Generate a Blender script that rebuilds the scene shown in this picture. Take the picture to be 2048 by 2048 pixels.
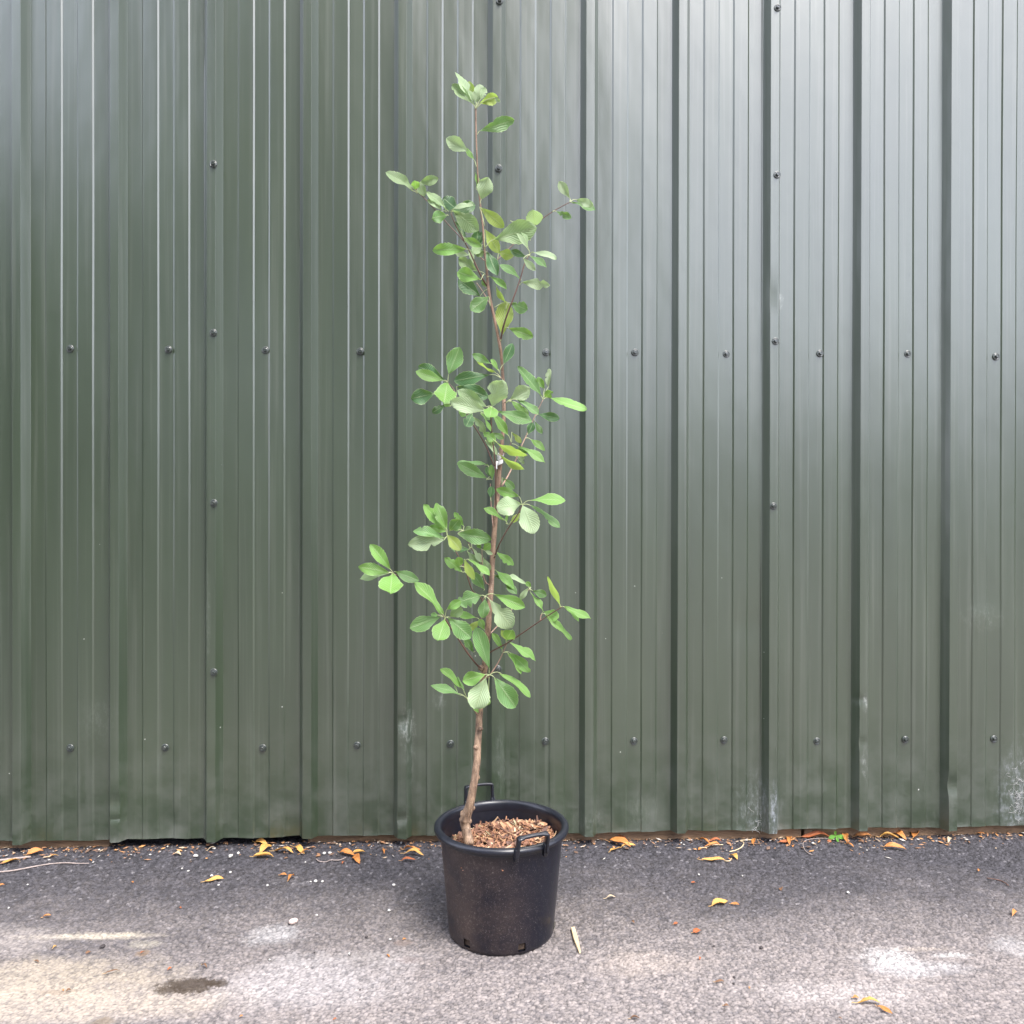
import bpy, bmesh, math, random
import numpy as np
from mathutils import Vector, Matrix
random.seed(7); rng = np.random.default_rng(7)
S = bpy.context.scene
for o in list(bpy.data.objects): bpy.data.objects.remove(o)
COL = S.collection

# ------------------------------------------------------------------ camera, sky, sun, exposure
CAM = Vector((1.431, -2.9545, 1.205)); YAW, PITCH, ROLL = .0407, .0038, .0016; F = 1643.1
cy, sy, cp, sp, cr, sr = (math.cos(YAW), math.sin(YAW), math.cos(PITCH), math.sin(PITCH), math.cos(ROLL), math.sin(ROLL))
R0 = Vector((cy, -sy, 0)); U0 = Vector((sy*sp, cy*sp, cp)); FW = Vector((sy*cp, cy*cp, -sp))
RT = R0*cr + U0*sr; UP = U0*cr - R0*sr
cam = bpy.data.cameras.new('camera'); co = bpy.data.objects.new('camera', cam); COL.objects.link(co)
M = Matrix((RT, UP, -FW)).transposed().to_4x4(); M.translation = CAM
co.matrix_world = M
cam.sensor_width = 36; cam.lens = 36*F/2048; cam.clip_start = .05; cam.clip_end = 500
S.camera = co
S.render.resolution_x = S.render.resolution_y = 1024
S.view_settings.view_transform = 'Standard'; S.view_settings.look = 'None'
S.view_settings.exposure = 2.2; S.view_settings.gamma = 1

SUN_EL, SUN_AZ = math.radians(58), math.radians(150)      # azimuth clockwise from +Y
W = bpy.data.worlds.new('World'); S.world = W; W.use_nodes = True
wt = W.node_tree; wt.nodes.clear()
sky = wt.nodes.new('ShaderNodeTexSky'); sky.sky_type = 'NISHITA'; sky.sun_disc = False
sky.sun_elevation = SUN_EL; sky.sun_rotation = SUN_AZ; sky.air_density = 1.0; sky.dust_density = 3.0; sky.ozone_density = 1.0
bg = wt.nodes.new('ShaderNodeBackground'); wo = wt.nodes.new('ShaderNodeOutputWorld')
mixw = wt.nodes.new('ShaderNodeMix'); mixw.data_type = 'RGBA'; mixw.inputs['Factor'].default_value = .6
mixw.inputs['B'].default_value = (8.6, 8.8, 10.2, 1)           # even bright cloud cover
wt.links.new(sky.outputs[0], mixw.inputs['A']); wt.links.new(mixw.outputs['Result'], bg.inputs[0])
bg.inputs[1].default_value = .12; wt.links.new(bg.outputs[0], wo.inputs[0])
sl = bpy.data.lights.new('sun', 'SUN'); sl.energy = 1.5; sl.angle = math.radians(22); sl.color = (1, .96, .9)
so = bpy.data.objects.new('sun', sl); COL.objects.link(so)
sd = Vector((math.sin(SUN_AZ)*math.cos(SUN_EL), math.cos(SUN_AZ)*math.cos(SUN_EL), math.sin(SUN_EL)))
so.rotation_euler = sd.to_track_quat('Z', 'Y').to_euler()

# ------------------------------------------------------------------ helpers
def ray(u, v):
    return (FW + RT*((u-1024)/F) - UP*((v-1024)/F))
def at_y(u, v, y):                    # point of plane y seen at photo pixel (2048 wide)
    d = ray(u, v); return CAM + d*((y-CAM.y)/d.y)
def on_ground(u, v, z=0.0):
    d = ray(u, v); return CAM + d*((z-CAM.z)/d.z)

def link(o, parent=None):
    COL.objects.link(o)
    if parent: o.parent = parent
    return o
def mesh_obj(name, verts, faces, mats, parent=None, smooth=True, fm=None, uvs=None):
    me = bpy.data.meshes.new(name); me.from_pydata([tuple(v) for v in verts], [], faces)
    for m in (mats if isinstance(mats, (list, tuple)) else [mats]): me.materials.append(m)
    if fm: me.polygons.foreach_set('material_index', fm)
    if uvs is not None:
        ul = me.uv_layers.new(name='UVMap'); li = np.empty(len(me.loops), dtype=np.int32)
        me.loops.foreach_get('vertex_index', li)
        ul.data.foreach_set('uv', np.asarray(uvs, dtype=np.float32)[li].ravel())
    if smooth: me.polygons.foreach_set('use_smooth', [True]*len(me.polygons))
    me.update()
    return link(bpy.data.objects.new(name, me), parent)
def empty(name, loc=(0, 0, 0)):
    o = bpy.data.objects.new(name, None); o.location = loc; o.empty_display_size = .1; return link(o)
def tag(o, label=None, cat=None, group=None, kind=None):
    if label: o['label'] = label
    if cat: o['category'] = cat
    if group: o['group'] = group
    if kind: o['kind'] = kind
    return o

def catmull(P, n=6):
    P = [Vector(p) for p in P]; out = []
    if len(P) == 2: return [P[0].lerp(P[1], i/n) for i in range(n+1)]
    Q = [P[0]*2-P[1]] + P + [P[-1]*2-P[-2]]
    for i in range(1, len(Q)-2):
        for k in range(n):
            t = k/n; a, b, c, d = Q[i-1:i+3]
            out.append(.5*((2*b) + (c-a)*t + (2*a-5*b+4*c-d)*t*t + (3*b-a-3*c+d)*t**3))
    return out + [P[-1]]
def tube(path, radii, n=8, cap=True, V=None, Fc=None, wob=0):
    V = [] if V is None else V; Fc = [] if Fc is None else Fc
    base = len(V); m = len(path); ref = Vector((.3, 1, .1)).normalized()
    for i, p in enumerate(path):
        t = (path[min(i+1, m-1)]-path[max(i-1, 0)]).normalized()
        a = t.cross(ref)
        if a.length < .05: a = t.cross(Vector((1, 0, 0)))
        a.normalize(); b = t.cross(a)
        for k in range(n):
            th = 2*math.pi*k/n; r = radii[i]*(1+wob*random.uniform(-1, 1))
            V.append(p + a*(math.cos(th)*r) + b*(math.sin(th)*r))
    for i in range(m-1):
        for k in range(n):
            q = base+i*n; k2 = (k+1) % n
            Fc.append((q+k, q+k2, q+n+k2, q+n+k))
    if cap:
        Fc.append(tuple(base+k for k in range(n))[::-1]); Fc.append(tuple(base+(m-1)*n+k for k in range(n)))
    return V, Fc
def interp(vals, m):
    return [float(x) for x in np.interp(np.linspace(0, len(vals)-1, m), range(len(vals)), vals)]

# ------------------------------------------------------------------ materials
class NT:
    def __init__(s, name):
        s.m = bpy.data.materials.new(name); s.m.use_nodes = True; s.t = s.m.node_tree
        s.b = s.t.nodes['Principled BSDF']; s.out = s.t.nodes['Material Output']
    def n(s, ty, **k):
        x = s.t.nodes.new(ty)
        for a, b in k.items():
            if a.startswith('_'): setattr(x, a[1:], b)
            else: x.inputs[a.replace('__', ' ')].default_value = b
        return x
    def l(s, a, b): s.t.links.new(a, b)
    def coord(s, w='Object'):
        return s.n('ShaderNodeTexCoord').outputs[w]
    def mapped(s, src, scale=(1, 1, 1), loc=(0, 0, 0)):
        x = s.n('ShaderNodeMapping'); x.inputs['Scale'].default_value = scale; x.inputs['Location'].default_value = loc
        s.l(src, x.inputs['Vector']); return x.outputs[0]
    def noise(s, src, sc, det=4, ro=.55, out='Fac'):
        x = s.n('ShaderNodeTexNoise', Scale=sc, Detail=det, Roughness=ro); s.l(src, x.inputs['Vector']); return x.outputs[out]
    def voro(s, src, sc, out='Distance', rnd=1.0, feat='F1'):
        x = s.n('ShaderNodeTexVoronoi', Scale=sc, Randomness=rnd); x.feature = feat; s.l(src, x.inputs['Vector']); return x.outputs[out]
    def ramp(s, src, stops):
        x = s.n('ShaderNodeValToRGB'); e = x.color_ramp.elements
        while len(e) < len(stops): e.new(.5)
        for i, (p, c) in enumerate(stops):
            e[i].position = p; e[i].color = (c, c, c, 1) if not isinstance(c, tuple) else (*c, 1)
        s.l(src, x.inputs['Fac']); return x.outputs['Color']
    def mix(s, fac, a, b, mode='MIX'):
        x = s.n('ShaderNodeMix'); x.data_type = 'RGBA'; x.blend_type = mode
        for sock, v in (('Factor', fac), ('A', a), ('B', b)):
            i = x.inputs[sock]
            if isinstance(v, (int, float)): i.default_value = v if sock == 'Factor' else (v, v, v, 1)
            elif isinstance(v, tuple): i.default_value = (*v, 1)
            else: s.l(v, i)
        return x.outputs['Result']
    def math(s, op, a, b=0.0, c=None, clamp=False):
        x = s.n('ShaderNodeMath'); x.operation = op; x.use_clamp = clamp
        for i, v in enumerate((a, b) if c is None else (a, b, c)):
            if isinstance(v, (int, float)): x.inputs[i].default_value = v
            else: s.l(v, x.inputs[i])
        return x.outputs[0]
    def bump(s, h, strength=.5, dist=.002, normal=None):
        x = s.n('ShaderNodeBump', Strength=strength, Distance=dist); s.l(h, x.inputs['Height'])
        if normal is not None: s.l(normal, x.inputs['Normal'])
        s.l(x.outputs[0], s.b.inputs['Normal']); return x.outputs[0]
    def col(s, c):
        if isinstance(c, tuple): s.b.inputs['Base Color'].default_value = (*c, 1)
        else: s.l(c, s.b.inputs['Base Color'])
    def rough(s, r):
        if isinstance(r, (int, float)): s.b.inputs['Roughness'].default_value = r
        else: s.l(r, s.b.inputs['Roughness'])
    def sep(s, src):
        x = s.n('ShaderNodeSeparateXYZ'); s.l(src, x.inputs[0]); return x.outputs

def blob(N, P, c, r, warp, soft=.35):
    """soft ellipse mask in world x/y (or x/z) with a noise-warped edge: 1 inside"""
    o = N.sep(P); terms = None
    for k in range(3):
        if r[k] is None: continue
        d = N.math('DIVIDE', N.math('SUBTRACT', o[k], c[k]), r[k]); d = N.math('MULTIPLY', d, d)
        terms = d if terms is None else N.math('ADD', terms, d)
    q = N.math('SQRT', terms); q = N.math('ADD', q, N.math('MULTIPLY', N.math('SUBTRACT', warp, .5), 2.6))
    return N.math('SUBTRACT', 1.0, N.math('DIVIDE', N.math('SUBTRACT', q, 1-soft), 2*soft), clamp=True)

# --- painted steel cladding
def mat_cladding():
    N = NT('green_painted_steel'); P = N.coord()
    big = N.noise(N.mapped(P, (3, 3, .5)), 2.2, 4); streak = N.noise(N.mapped(P, (60, 60, .8)), 1.0, 5, .6)
    fine = N.noise(P, 240, 3)
    c = N.mix(N.ramp(big, [(.3, 0), (.7, 1)]), (.0190, .0305, .0150), (.0255, .0395, .0195))
    c = N.mix(N.math('MULTIPLY', N.ramp(streak, [(.52, 0), (.75, 1)]), .35), c, (.095, .105, .085))
    # grime and splash dust near the foot
    z = N.sep(P)[2]
    foot = N.math('SUBTRACT', 1.0, N.math('DIVIDE', z, .5), clamp=True)
    grime = N.math('MULTIPLY', foot, N.ramp(N.noise(P, 9, 6, .7), [(.42, 0), (.72, 1)]))
    c = N.mix(N.math('MULTIPLY', grime, .42), c, (.13, .13, .115))
    # white specks
    v = N.n('ShaderNodeTexVoronoi', Scale=19.0); N.l(P, v.inputs['Vector'])
    sel = N.math('GREATER_THAN', N.sep(v.outputs['Color'])[0], .83)
    spk = N.math('MULTIPLY', N.math('LESS_THAN', N.math('ADD', v.outputs['Distance'], N.math('MULTIPLY', N.noise(P, 300, 2), .04)), .065), sel)
    low = N.math('SUBTRACT', 1.15, N.math('MULTIPLY', z, .75), clamp=True)
    c = N.mix(N.math('MULTIPLY', N.math('MULTIPLY', spk, low), .75), c, (.55, .56, .52))
    # scuffs and cobweb dust patches (their own shapes)
    warp = N.noise(P, 26, 6, .8); scr = N.ramp(N.noise(N.mapped(P, (95, 95, 40)), 1.0, 7, .8), [(.48, 0), (.6, 1)])
    for (u, vv, ru, rv, amt, colr) in SCUFFS:
        w = at_y(u, vv, 0)
        m = blob(N, P, (w.x, 0, w.z), (ru/560, None, rv/560), warp, .6)
        m = N.math('MULTIPLY', m, N.math('ADD', N.math('MULTIPLY', scr, .85), .1))
        c = N.mix(N.math('MULTIPLY', m, amt*.45), c, colr)
    N.col(c)
    N.rough(N.math('ADD', N.math('ADD', .29, N.math('MULTIPLY', grime, .3)), N.math('MULTIPLY', streak, .08)))
    N.b.inputs['IOR'].default_value = 1.85
    N.b.inputs['Coat Weight'].default_value = .5; N.b.inputs['Coat Roughness'].default_value = .27
    h = N.math('ADD', N.math('MULTIPLY', fine, .15), N.math('MULTIPLY', N.noise(N.mapped(P, (9, 9, 3)), 1.0, 2), 6))
    N.bump(h, .35, .0016)
    return N.m
SCUFFS = [(1515, 1625, 34, 60, .6, (.36, .38, .40)), (1545, 1630, 9, 55, .8, (.45, .48, .55)), (2040, 1590, 38, 75, .8, (.40, .42, .46)),
          (815, 1450, 12, 30, .75, (.45, .47, .44)), (820, 1500, 8, 60, .35, (.3, .32, .29)), (200, 1440, 30, 34, .22, (.3, .32, .3)),
          (1000, 1520, 9, 60, .35, (.4, .42, .39)), (880, 1400, 10, 14, .5, (.4, .42, .4)), (1965, 1235, 34, 22, .35, (.3, .34, .3)),
          (1722, 1400, 5, 16, .9, (.6, .62, .6)), (1720, 1520, 6, 22, .6, (.5, .52, .5)), (420, 1230, 5, 60, .4, (.35, .38, .35)),
          (1180, 1640, 30, 16, .4, (.35, .36, .33)), (240, 1680, 60, 10, .35, (.3, .3, .28)), (1640, 1665, 70, 8, .3, (.3, .3, .28)),
          (1280, 1625, 25, 30, .3, (.3, .31, .28)), (1560, 600, 5, 12, .8, (.6, .6, .58))]
MCLAD = mat_cladding()

def mat_simple(name, c, r=.6, var=.25, sc=30, bump=.3, bd=.002, spec=.5, stretch=(1, 1, 1)):
    N = NT(name); P = N.mapped(N.coord(), stretch); a = N.noise(P, sc, 6, .65)
    lo = tuple(x*(1-var) for x in c); hi = tuple(min(1, x*(1+var)) for x in c)
    N.col(N.mix(N.ramp(a, [(.3, 0), (.7, 1)]), lo, hi)); N.rough(r); N.b.inputs['Specular IOR Level'].default_value = spec
    N.bump(N.noise(P, sc*4, 5, .7), bump, bd); return N.m

def mat_screw():
    N = NT('screw_paint'); P = N.coord()
    N.col(N.mix(N.noise(P, 300, 3), (.016, .023, .018), (.026, .034, .028))); N.rough(.3); N.b.inputs['IOR'].default_value = 1.85; return N.m
MSCREW = mat_screw()
MTIMBER = mat_simple('weathered_timber', (.17, .105, .06), .8, .45, 12, .6, .003, stretch=(1, 8, 8))
MDARK = mat_simple('dark_void_lining', (.012, .010, .010), .9, .3, 20)
MROOF = mat_simple('roof_paint', (.05, .07, .055), .4, .2, 5)

def mat_asphalt():
    N = NT('asphalt'); P = N.coord()
    att = N.n('ShaderNodeAttribute'); att.attribute_name = 'stone'; st = N.sep(att.outputs['Vector'])
    cellr, hgt = st[0], st[1]
    x, y, z = N.sep(P)[:]
    g1 = N.noise(P, 330, 4, .7); g2 = N.noise(P, 90, 3, .6)
    base = N.mix(cellr, (.006, .0058, .0076), (.050, .0475, .055))
    base = N.mix(N.math('MULTIPLY', N.ramp(g1, [(.5, 0), (.7, 1)]), .45), base, (.12, .115, .125))
    pale = N.math('GREATER_THAN', cellr, .965); base = N.mix(N.math('MULTIPLY', pale, .3), base, (.24, .23, .23))
    # fine dust lying on the trafficked part, its ragged fade towards the wall also painting in occlusion
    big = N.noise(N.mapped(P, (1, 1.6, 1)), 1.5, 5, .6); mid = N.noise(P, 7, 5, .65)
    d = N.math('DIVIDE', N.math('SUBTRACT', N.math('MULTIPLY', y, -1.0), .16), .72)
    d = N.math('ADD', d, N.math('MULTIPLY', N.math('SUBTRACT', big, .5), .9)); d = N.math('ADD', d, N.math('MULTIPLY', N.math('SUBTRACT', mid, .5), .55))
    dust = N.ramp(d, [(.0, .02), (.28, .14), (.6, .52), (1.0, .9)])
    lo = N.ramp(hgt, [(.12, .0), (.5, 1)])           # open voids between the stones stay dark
    dust_shade = N.math('MULTIPLY', dust, N.math('ADD', .45, N.math('MULTIPLY', N.ramp(g2, [(.35, 0), (.65, 1)]), .55)))
    dust_shade = N.math('MULTIPLY', dust_shade, N.math('ADD', .18, N.math('MULTIPLY', lo, .82)))
    c = N.mix(dust_shade, base, (.262, .228, .212))
    warp = N.noise(P, 5, 7, .75); warp2 = N.noise(P, 16, 8, .85)
    texf = N.math('ADD', .15, N.math('MULTIPLY', N.ramp(N.noise(P, 120, 6, .8), [(.42, 0), (.56, 1)]), .85))
    gr = N.noise(P, 95, 8, .85)
    tex = N.math('ADD', .45, N.math('MULTIPLY', N.ramp(g1, [(.35, 0), (.6, 1)]), .55))
    for (u, v, ru, rv, amt, colr, fine) in PATCHES:
        w = on_ground(u, v); Z = (w-CAM).dot(FW); k = Z/F; dep = (v-1018)
        ry = rv*Z*Z/(F*CAM.z)
        m = blob(N, P, (w.x, w.y, 0), (ru*k, ry, None), warp2 if fine else warp, .5)
        if fine: m = N.math('MULTIPLY', N.math('SUBTRACT', N.math('ADD', N.math('MULTIPLY', m, 1.15), N.math('MULTIPLY', N.math('SUBTRACT', gr, .5), 1.9)), .40), 1.5, clamp=True)
        else: m = N.math('MULTIPLY', N.math('SUBTRACT', N.math('ADD', m, N.math('MULTIPLY', N.math('SUBTRACT', gr, .5), .9)), .15), 1.3, clamp=True)
        if colr[0] > .2: m = N.math('MULTIPLY', m, N.math('ADD', .25, N.math('MULTIPLY', lo, .75)))
        else: m = N.math('MULTIPLY', m, 1.5, clamp=True)
        c = N.mix(N.math('MULTIPLY', m, amt*(.38 if colr[0] > .45 else 1.0)), c, colr)
    N.col(c); N.rough(N.math('ADD', .62, N.math('MULTIPLY', dust_shade, .3)))
    N.b.inputs['Specular IOR Level'].default_value = .3
    h = N.math('ADD', N.math('MULTIPLY', g1, .8), N.math('MULTIPLY', N.voro(P, 210), .9))
    N.bump(h, .55, .0018)
    return N.m
# photo-measured stains: u, v, radii (px), strength, colour, fine edge
PATCHES = [(110, 1955, 230, 38, .55, (.32, .27, .20), 0), (60, 2010, 330, 34, .6, (.33, .28, .22), 0), (190, 1872, 110, 7, .6, (.42, .37, .29), 0),
           (290, 1888, 34, 9, .7, (.46, .42, .32), 1), (40, 1880, 90, 28, .3, (.36, .32, .29), 0), (550, 1868, 55, 22, .65, (.55, .55, .55), 1),
           (1775, 1912, 62, 20, .8, (.62, .60, .58), 1), (1900, 1908, 40, 6, .75, (.58, .57, .55), 1), (1850, 1895, 60, 4, .5, (.5, .42, .33), 1),
           (2030, 1890, 50, 22, .5, (.5, .5, .5), 1), (1840, 1935, 90, 16, .35, (.45, .44, .44), 0), (1700, 1985, 160, 30, .3, (.42, .38, .36), 0),
           (1290, 1925, 110, 26, .25, (.36, .30, .25), 0), (640, 1960, 160, 50, .3, (.42, .40, .40), 0), (380, 1970, 60, 15, .85, (.028, .018, .010), 1), (340, 1978, 30, 9, .7, (.028, .018, .010), 1),
           (435, 1966, 26, 9, .75, (.028, .018, .010), 1), (285, 1906, 14, 6, .6, (.15, .10, .06), 1), (210, 2040, 22, 9, .6, (.12, .09, .06), 1), (805, 1885, 20, 7, .4, (.14, .10, .08), 1),
           (115, 1984, 40, 5, .4, (.14, .10, .07), 1), (820, 1920, 26, 8, .25, (.16, .11, .1), 1), (720, 1915, 140, 16, .25, (.33, .31, .3), 0)]
MASPH = mat_asphalt()

def leaf_material(name, c, under=None, gloss=.40, trans=.42):
    N = NT(name); uv = N.n('ShaderNodeUVMap'); s = N.sep(uv.outputs[0]); P = N.coord()
    au = N.math('ABSOLUTE', N.math('SUBTRACT', s[0], .5))
    ph = N.math('SUBTRACT', N.math('MULTIPLY', s[1], 10.5), N.math('MULTIPLY', au, 8.0))
    w = N.math('SINE', N.math('MULTIPLY', ph, 6.2832)); w01 = N.math('ADD', N.math('MULTIPLY', w, .5), .5)
    oi = N.n('ShaderNodeObjectInfo').outputs['Random']
    var = N.noise(P, 25, 3, .6)
    dark = tuple(x*.78 for x in c); lite = tuple(min(1, x*1.28) for x in c)
    col = N.mix(oi, dark, lite); col = N.mix(N.math('MULTIPLY', var, .5), col, tuple(min(1, x*k) for x, k in zip(c, (1.5, 1.25, 1.1))))
    col = N.mix(N.math('MULTIPLY', N.ramp(w01, [(.0, 1), (.35, 0)]), N.math('MULTIPLY', N.ramp(N.noise(P, 14, 2), [(.35, .05), (.65, .34)]), 1.0)), col, tuple(min(1, x*1.6+.03) for x in c))
    mid = N.ramp(au, [(.0, 1), (.018, 1), (.035, 0)]); col = N.mix(N.math('MULTIPLY', mid, .55), col, (.34, .44, .22))
    edge = N.ramp(au, [(.455, 0), (.5, 1)]); col = N.mix(N.math('MULTIPLY', edge, .75), col, (.36, .46, .22))
    N.col(col); N.rough(gloss); N.b.inputs['Specular IOR Level'].default_value = .5
    bump = N.bump(N.math('SUBTRACT', w01, N.math('MULTIPLY', mid, 1.2)), .5, .0018)
    tr = N.n('ShaderNodeBsdfTranslucent'); N.l(N.mix(.5, col, (.30, .50, .06)), tr.inputs['Color'])
    mx = N.n('ShaderNodeMixShader'); mx.inputs[0].default_value = trans
    N.l(N.b.outputs[0], mx.inputs[1]); N.l(tr.outputs[0], mx.inputs[2]); N.l(mx.outputs[0], N.out.inputs[0])
    return N.m
LM = {'m': leaf_material('leaf_green', (.100, .212, .070)), 'd': leaf_material('leaf_dark_green', (.046, .118, .042), trans=.22),
      'b': leaf_material('leaf_bright_green', (.135, .280, .066)), 'g': leaf_material('leaf_grey_green', (.18, .27, .135), gloss=.42),
      'p': leaf_material('leaf_pale_downy', (.27, .37, .22), gloss=.45), 'y': leaf_material('leaf_yellow_green', (.27, .37, .085), trans=.5)}
MPET = mat_simple('petiole', (.30, .34, .17), .5, .2, 200, .1)
def mat_bark():
    N = NT('young_bark'); P = N.coord(); z = N.sep(P)[2]
    up = N.math('DIVIDE', N.math('SUBTRACT', z, .35), 1.0, clamp=True)
    n1 = N.noise(N.mapped(P, (1, 1, .35)), 70, 6, .7); n2 = N.noise(P, 260, 4, .7)
    low = N.mix(N.ramp(n1, [(.38, 0), (.6, 1)]), (.070, .040, .024), (.25, .165, .105))
    hi = N.mix(N.ramp(n1, [(.35, 0), (.65, 1)]), (.10, .058, .036), (.22, .135, .088))
    c = N.mix(up, low, hi); c = N.mix(N.math('MULTIPLY', N.ramp(n2, [(.58, 0), (.7, 1)]), .6), c, (.38, .32, .25))
    N.col(c); N.rough(.65); N.bump(N.math('ADD', n1, N.math('MULTIPLY', n2, .5)), .6, .002); return N.m
MBARK = mat_bark()
MTWIG = mat_simple('dark_twig_bark', (.085, .040, .028), .5, .35, 60, .3, .001)
MTWIGP = mat_simple('pale_twig_bark', (.24, .15, .11), .55, .3, 60, .3, .001)
def mat_pot():
    N = NT('black_pot_plastic'); P = N.coord(); o = N.sep(P)
    # dried mud: clings to the left and lower flank as blotches and fine hairline roots
    n1 = N.noise(P, 7, 6, .65); n2 = N.noise(P, 120, 6, .8); n3 = N.noise(N.mapped(P, (1, 1, .8)), 300, 5, .85)
    side = N.math('SUBTRACT', .42, N.math('MULTIPLY', o[0], 4.2), clamp=True)
    loww = N.math('SUBTRACT', 1.25, N.math('MULTIPLY', o[2], 2.2), clamp=True)
    m = N.math('MULTIPLY', N.math('MULTIPLY', side, loww), N.ramp(n1, [(.35, .10), (.6, 1)]))
    below = N.math('LESS_THAN', o[2], .283); m = N.math('MULTIPLY', m, below)
    c = N.mix(N.math('MULTIPLY', m, .62), (.0034, .0042, .0095), (.085, .056, .042))
    sp = N.math('MULTIPLY', N.ramp(n2, [(.54, 0), (.66, 1)]), N.math('ADD', N.math('MULTIPLY', m, .8), .07))
    c = N.mix(N.math('MULTIPLY', sp, .65), c, (.20, .16, .14))
    c = N.mix(N.math('MULTIPLY', N.ramp(n3, [(.60, 0), (.66, 1)]), .45), c, (.33, .31, .30))
    N.col(c); N.rough(N.math('ADD', .31, N.math('MULTIPLY', m, .45))); N.b.inputs['Specular IOR Level'].default_value = .34
    N.bump(N.math('ADD', N.math('MULTIPLY', n2, N.math('ADD', .15, m)), N.math('MULTIPLY', N.noise(P, 500, 2), .1)), .5, .0012)
    return N.m
MPOT = mat_pot()
MRIM = mat_simple('black_plastic_clean', (.0065, .0075, .0125), .33, .3, 60, .15, .0005)
def mat_attr(name, attr='tint', r=.7, bump=.4, sc=150):
    N = NT(name); P = N.coord(); a = N.n('ShaderNodeAttribute'); a.attribute_name = attr
    N.col(N.mix(N.math('MULTIPLY', N.noise(P, sc, 5, .7), .55), a.outputs['Color'], (.05, .03, .02))); N.rough(r)
    N.bump(N.noise(N.mapped(P, (1, 1, 1)), sc*3, 4), bump, .001); return N.m
MMULCH = mat_attr('bark_chip')
MSOIL = mat_simple('rooty_soil', (.045, .028, .018), .9, .6, 60, 1, .004)
def dry_leaf(name, c):
    N = NT(name); P = N.coord(); uv = N.n('ShaderNodeUVMap'); s = N.sep(uv.outputs[0])
    au = N.math('ABSOLUTE', N.math('SUBTRACT', s[0], .5))
    a = N.mix(N.noise(P, 60, 5, .7), tuple(x*.6 for x in c), tuple(min(1, x*1.35) for x in c))
    a = N.mix(N.math('MULTIPLY', N.ramp(au, [(.0, 1), (.03, 0)]), .5), a, (.5, .36, .18))
    N.col(a); N.rough(.5)
    N.bump(N.math('SINE', N.math('MULTIPLY', N.math('SUBTRACT', N.math('MULTIPLY', s[1], 8), N.math('MULTIPLY', au, 5)), 6.28)), .4, .001)
    tr = N.n('ShaderNodeBsdfTranslucent'); N.l(a, tr.inputs['Color']); mx = N.n('ShaderNodeMixShader'); mx.inputs[0].default_value = .25
    N.l(N.b.outputs[0], mx.inputs[1]); N.l(tr.outputs[0], mx.inputs[2]); N.l(mx.outputs[0], N.out.inputs[0]); return N.m
DL = {'o': dry_leaf('dry_leaf_orange', (.52, .21, .055)), 'y': dry_leaf('dry_leaf_golden', (.60, .33, .085)), 'r': dry_leaf('dry_leaf_rust', (.38, .11, .035)), 'n': dry_leaf('dry_leaf_brown', (.20, .10, .05)), 'p': dry_leaf('dry_leaf_pale', (.50, .40, .27))}
MSTONE = mat_simple('white_pebble', (.40, .385, .36), .7, .2, 90, .3)
MSTONEG = mat_simple('grey_pebble', (.22, .23, .24), .7, .3, 60, .4)
MSTONEP = mat_simple('pinkish_stone', (.48, .38, .34), .75, .2, 60, .4)
MSTONED = mat_simple('dark_chip', (.035, .028, .028), .8, .3, 60, .4)
MTAPE = mat_simple('white_tie_plastic', (.36, .36, .35), .45, .04, 40, .1)
MWOOD = mat_simple('pale_split_wood', (.52, .40, .24), .7, .2, 30, .5, stretch=(1, 1, 1))
MSTICK = mat_simple('grey_stick_bark', (.26, .21, .19), .7, .25, 50, .5)
MMOSS = mat_simple('moss', (.04, .07, .02), .9, .5, 80, 1, .004)
MWEED = leaf_material('seedling_leaf', (.10, .30, .035))
MTREE = mat_simple('tree_foliage', (.035, .055, .025), .6, .4, 2, .1)
MTRUNK = mat_simple('tree_bark', (.08, .06, .045), .85, .3, 8, .6)

# ------------------------------------------------------------------ ground
def stone_height(X, Y, cell, seed):
    r = np.random.default_rng(seed); n = 1024
    jx = r.random((n, n)); jy = r.random((n, n)); hv = r.random((n, n)); rv = r.random((n, n))
    gx = np.floor(X/cell).astype(int); gy = np.floor(Y/cell).astype(int)
    best = np.full(X.shape, 9.); best2 = np.full(X.shape, 9.); H = np.zeros(X.shape); C = np.zeros(X.shape)
    for dx in (-1, 0, 1):
        for dy in (-1, 0, 1):
            i = (gx+dx) % n; j = (gy+dy) % n
            px = (gx+dx+jx[i, j]); py = (gy+dy+jy[i, j])
            d = np.hypot(X/cell-px, Y/cell-py)
            m = d < best; best2 = np.where(m, best, np.minimum(best2, d))
            best = np.where(m, d, best); H = np.where(m, hv[i, j], H); C = np.where(m, rv[i, j], C)
    edge = np.clip((best2-best)/.42, 0, 1)
    return edge**.6*(.35+.65*H), C
def lowfreq(X, Y, sc, seed):
    r = np.random.default_rng(seed); g = r.random((256, 256))
    x = X*sc+50; y = Y*sc+50; i = np.floor(x).astype(int); j = np.floor(y).astype(int); fx = x-i; fy = y-j
    fx = fx*fx*(3-2*fx); fy = fy*fy*(3-2*fy); i %= 255; j %= 255
    return (g[i, j]*(1-fx)+g[i+1, j]*fx)*(1-fy)+(g[i, j+1]*(1-fx)+g[i+1, j+1]*fx)*fy-.5
def ground_wave(X, Y):
    return lowfreq(X, Y, 1.1, 3)*.010 + lowfreq(X, Y, 5, 4)*.003
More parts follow.
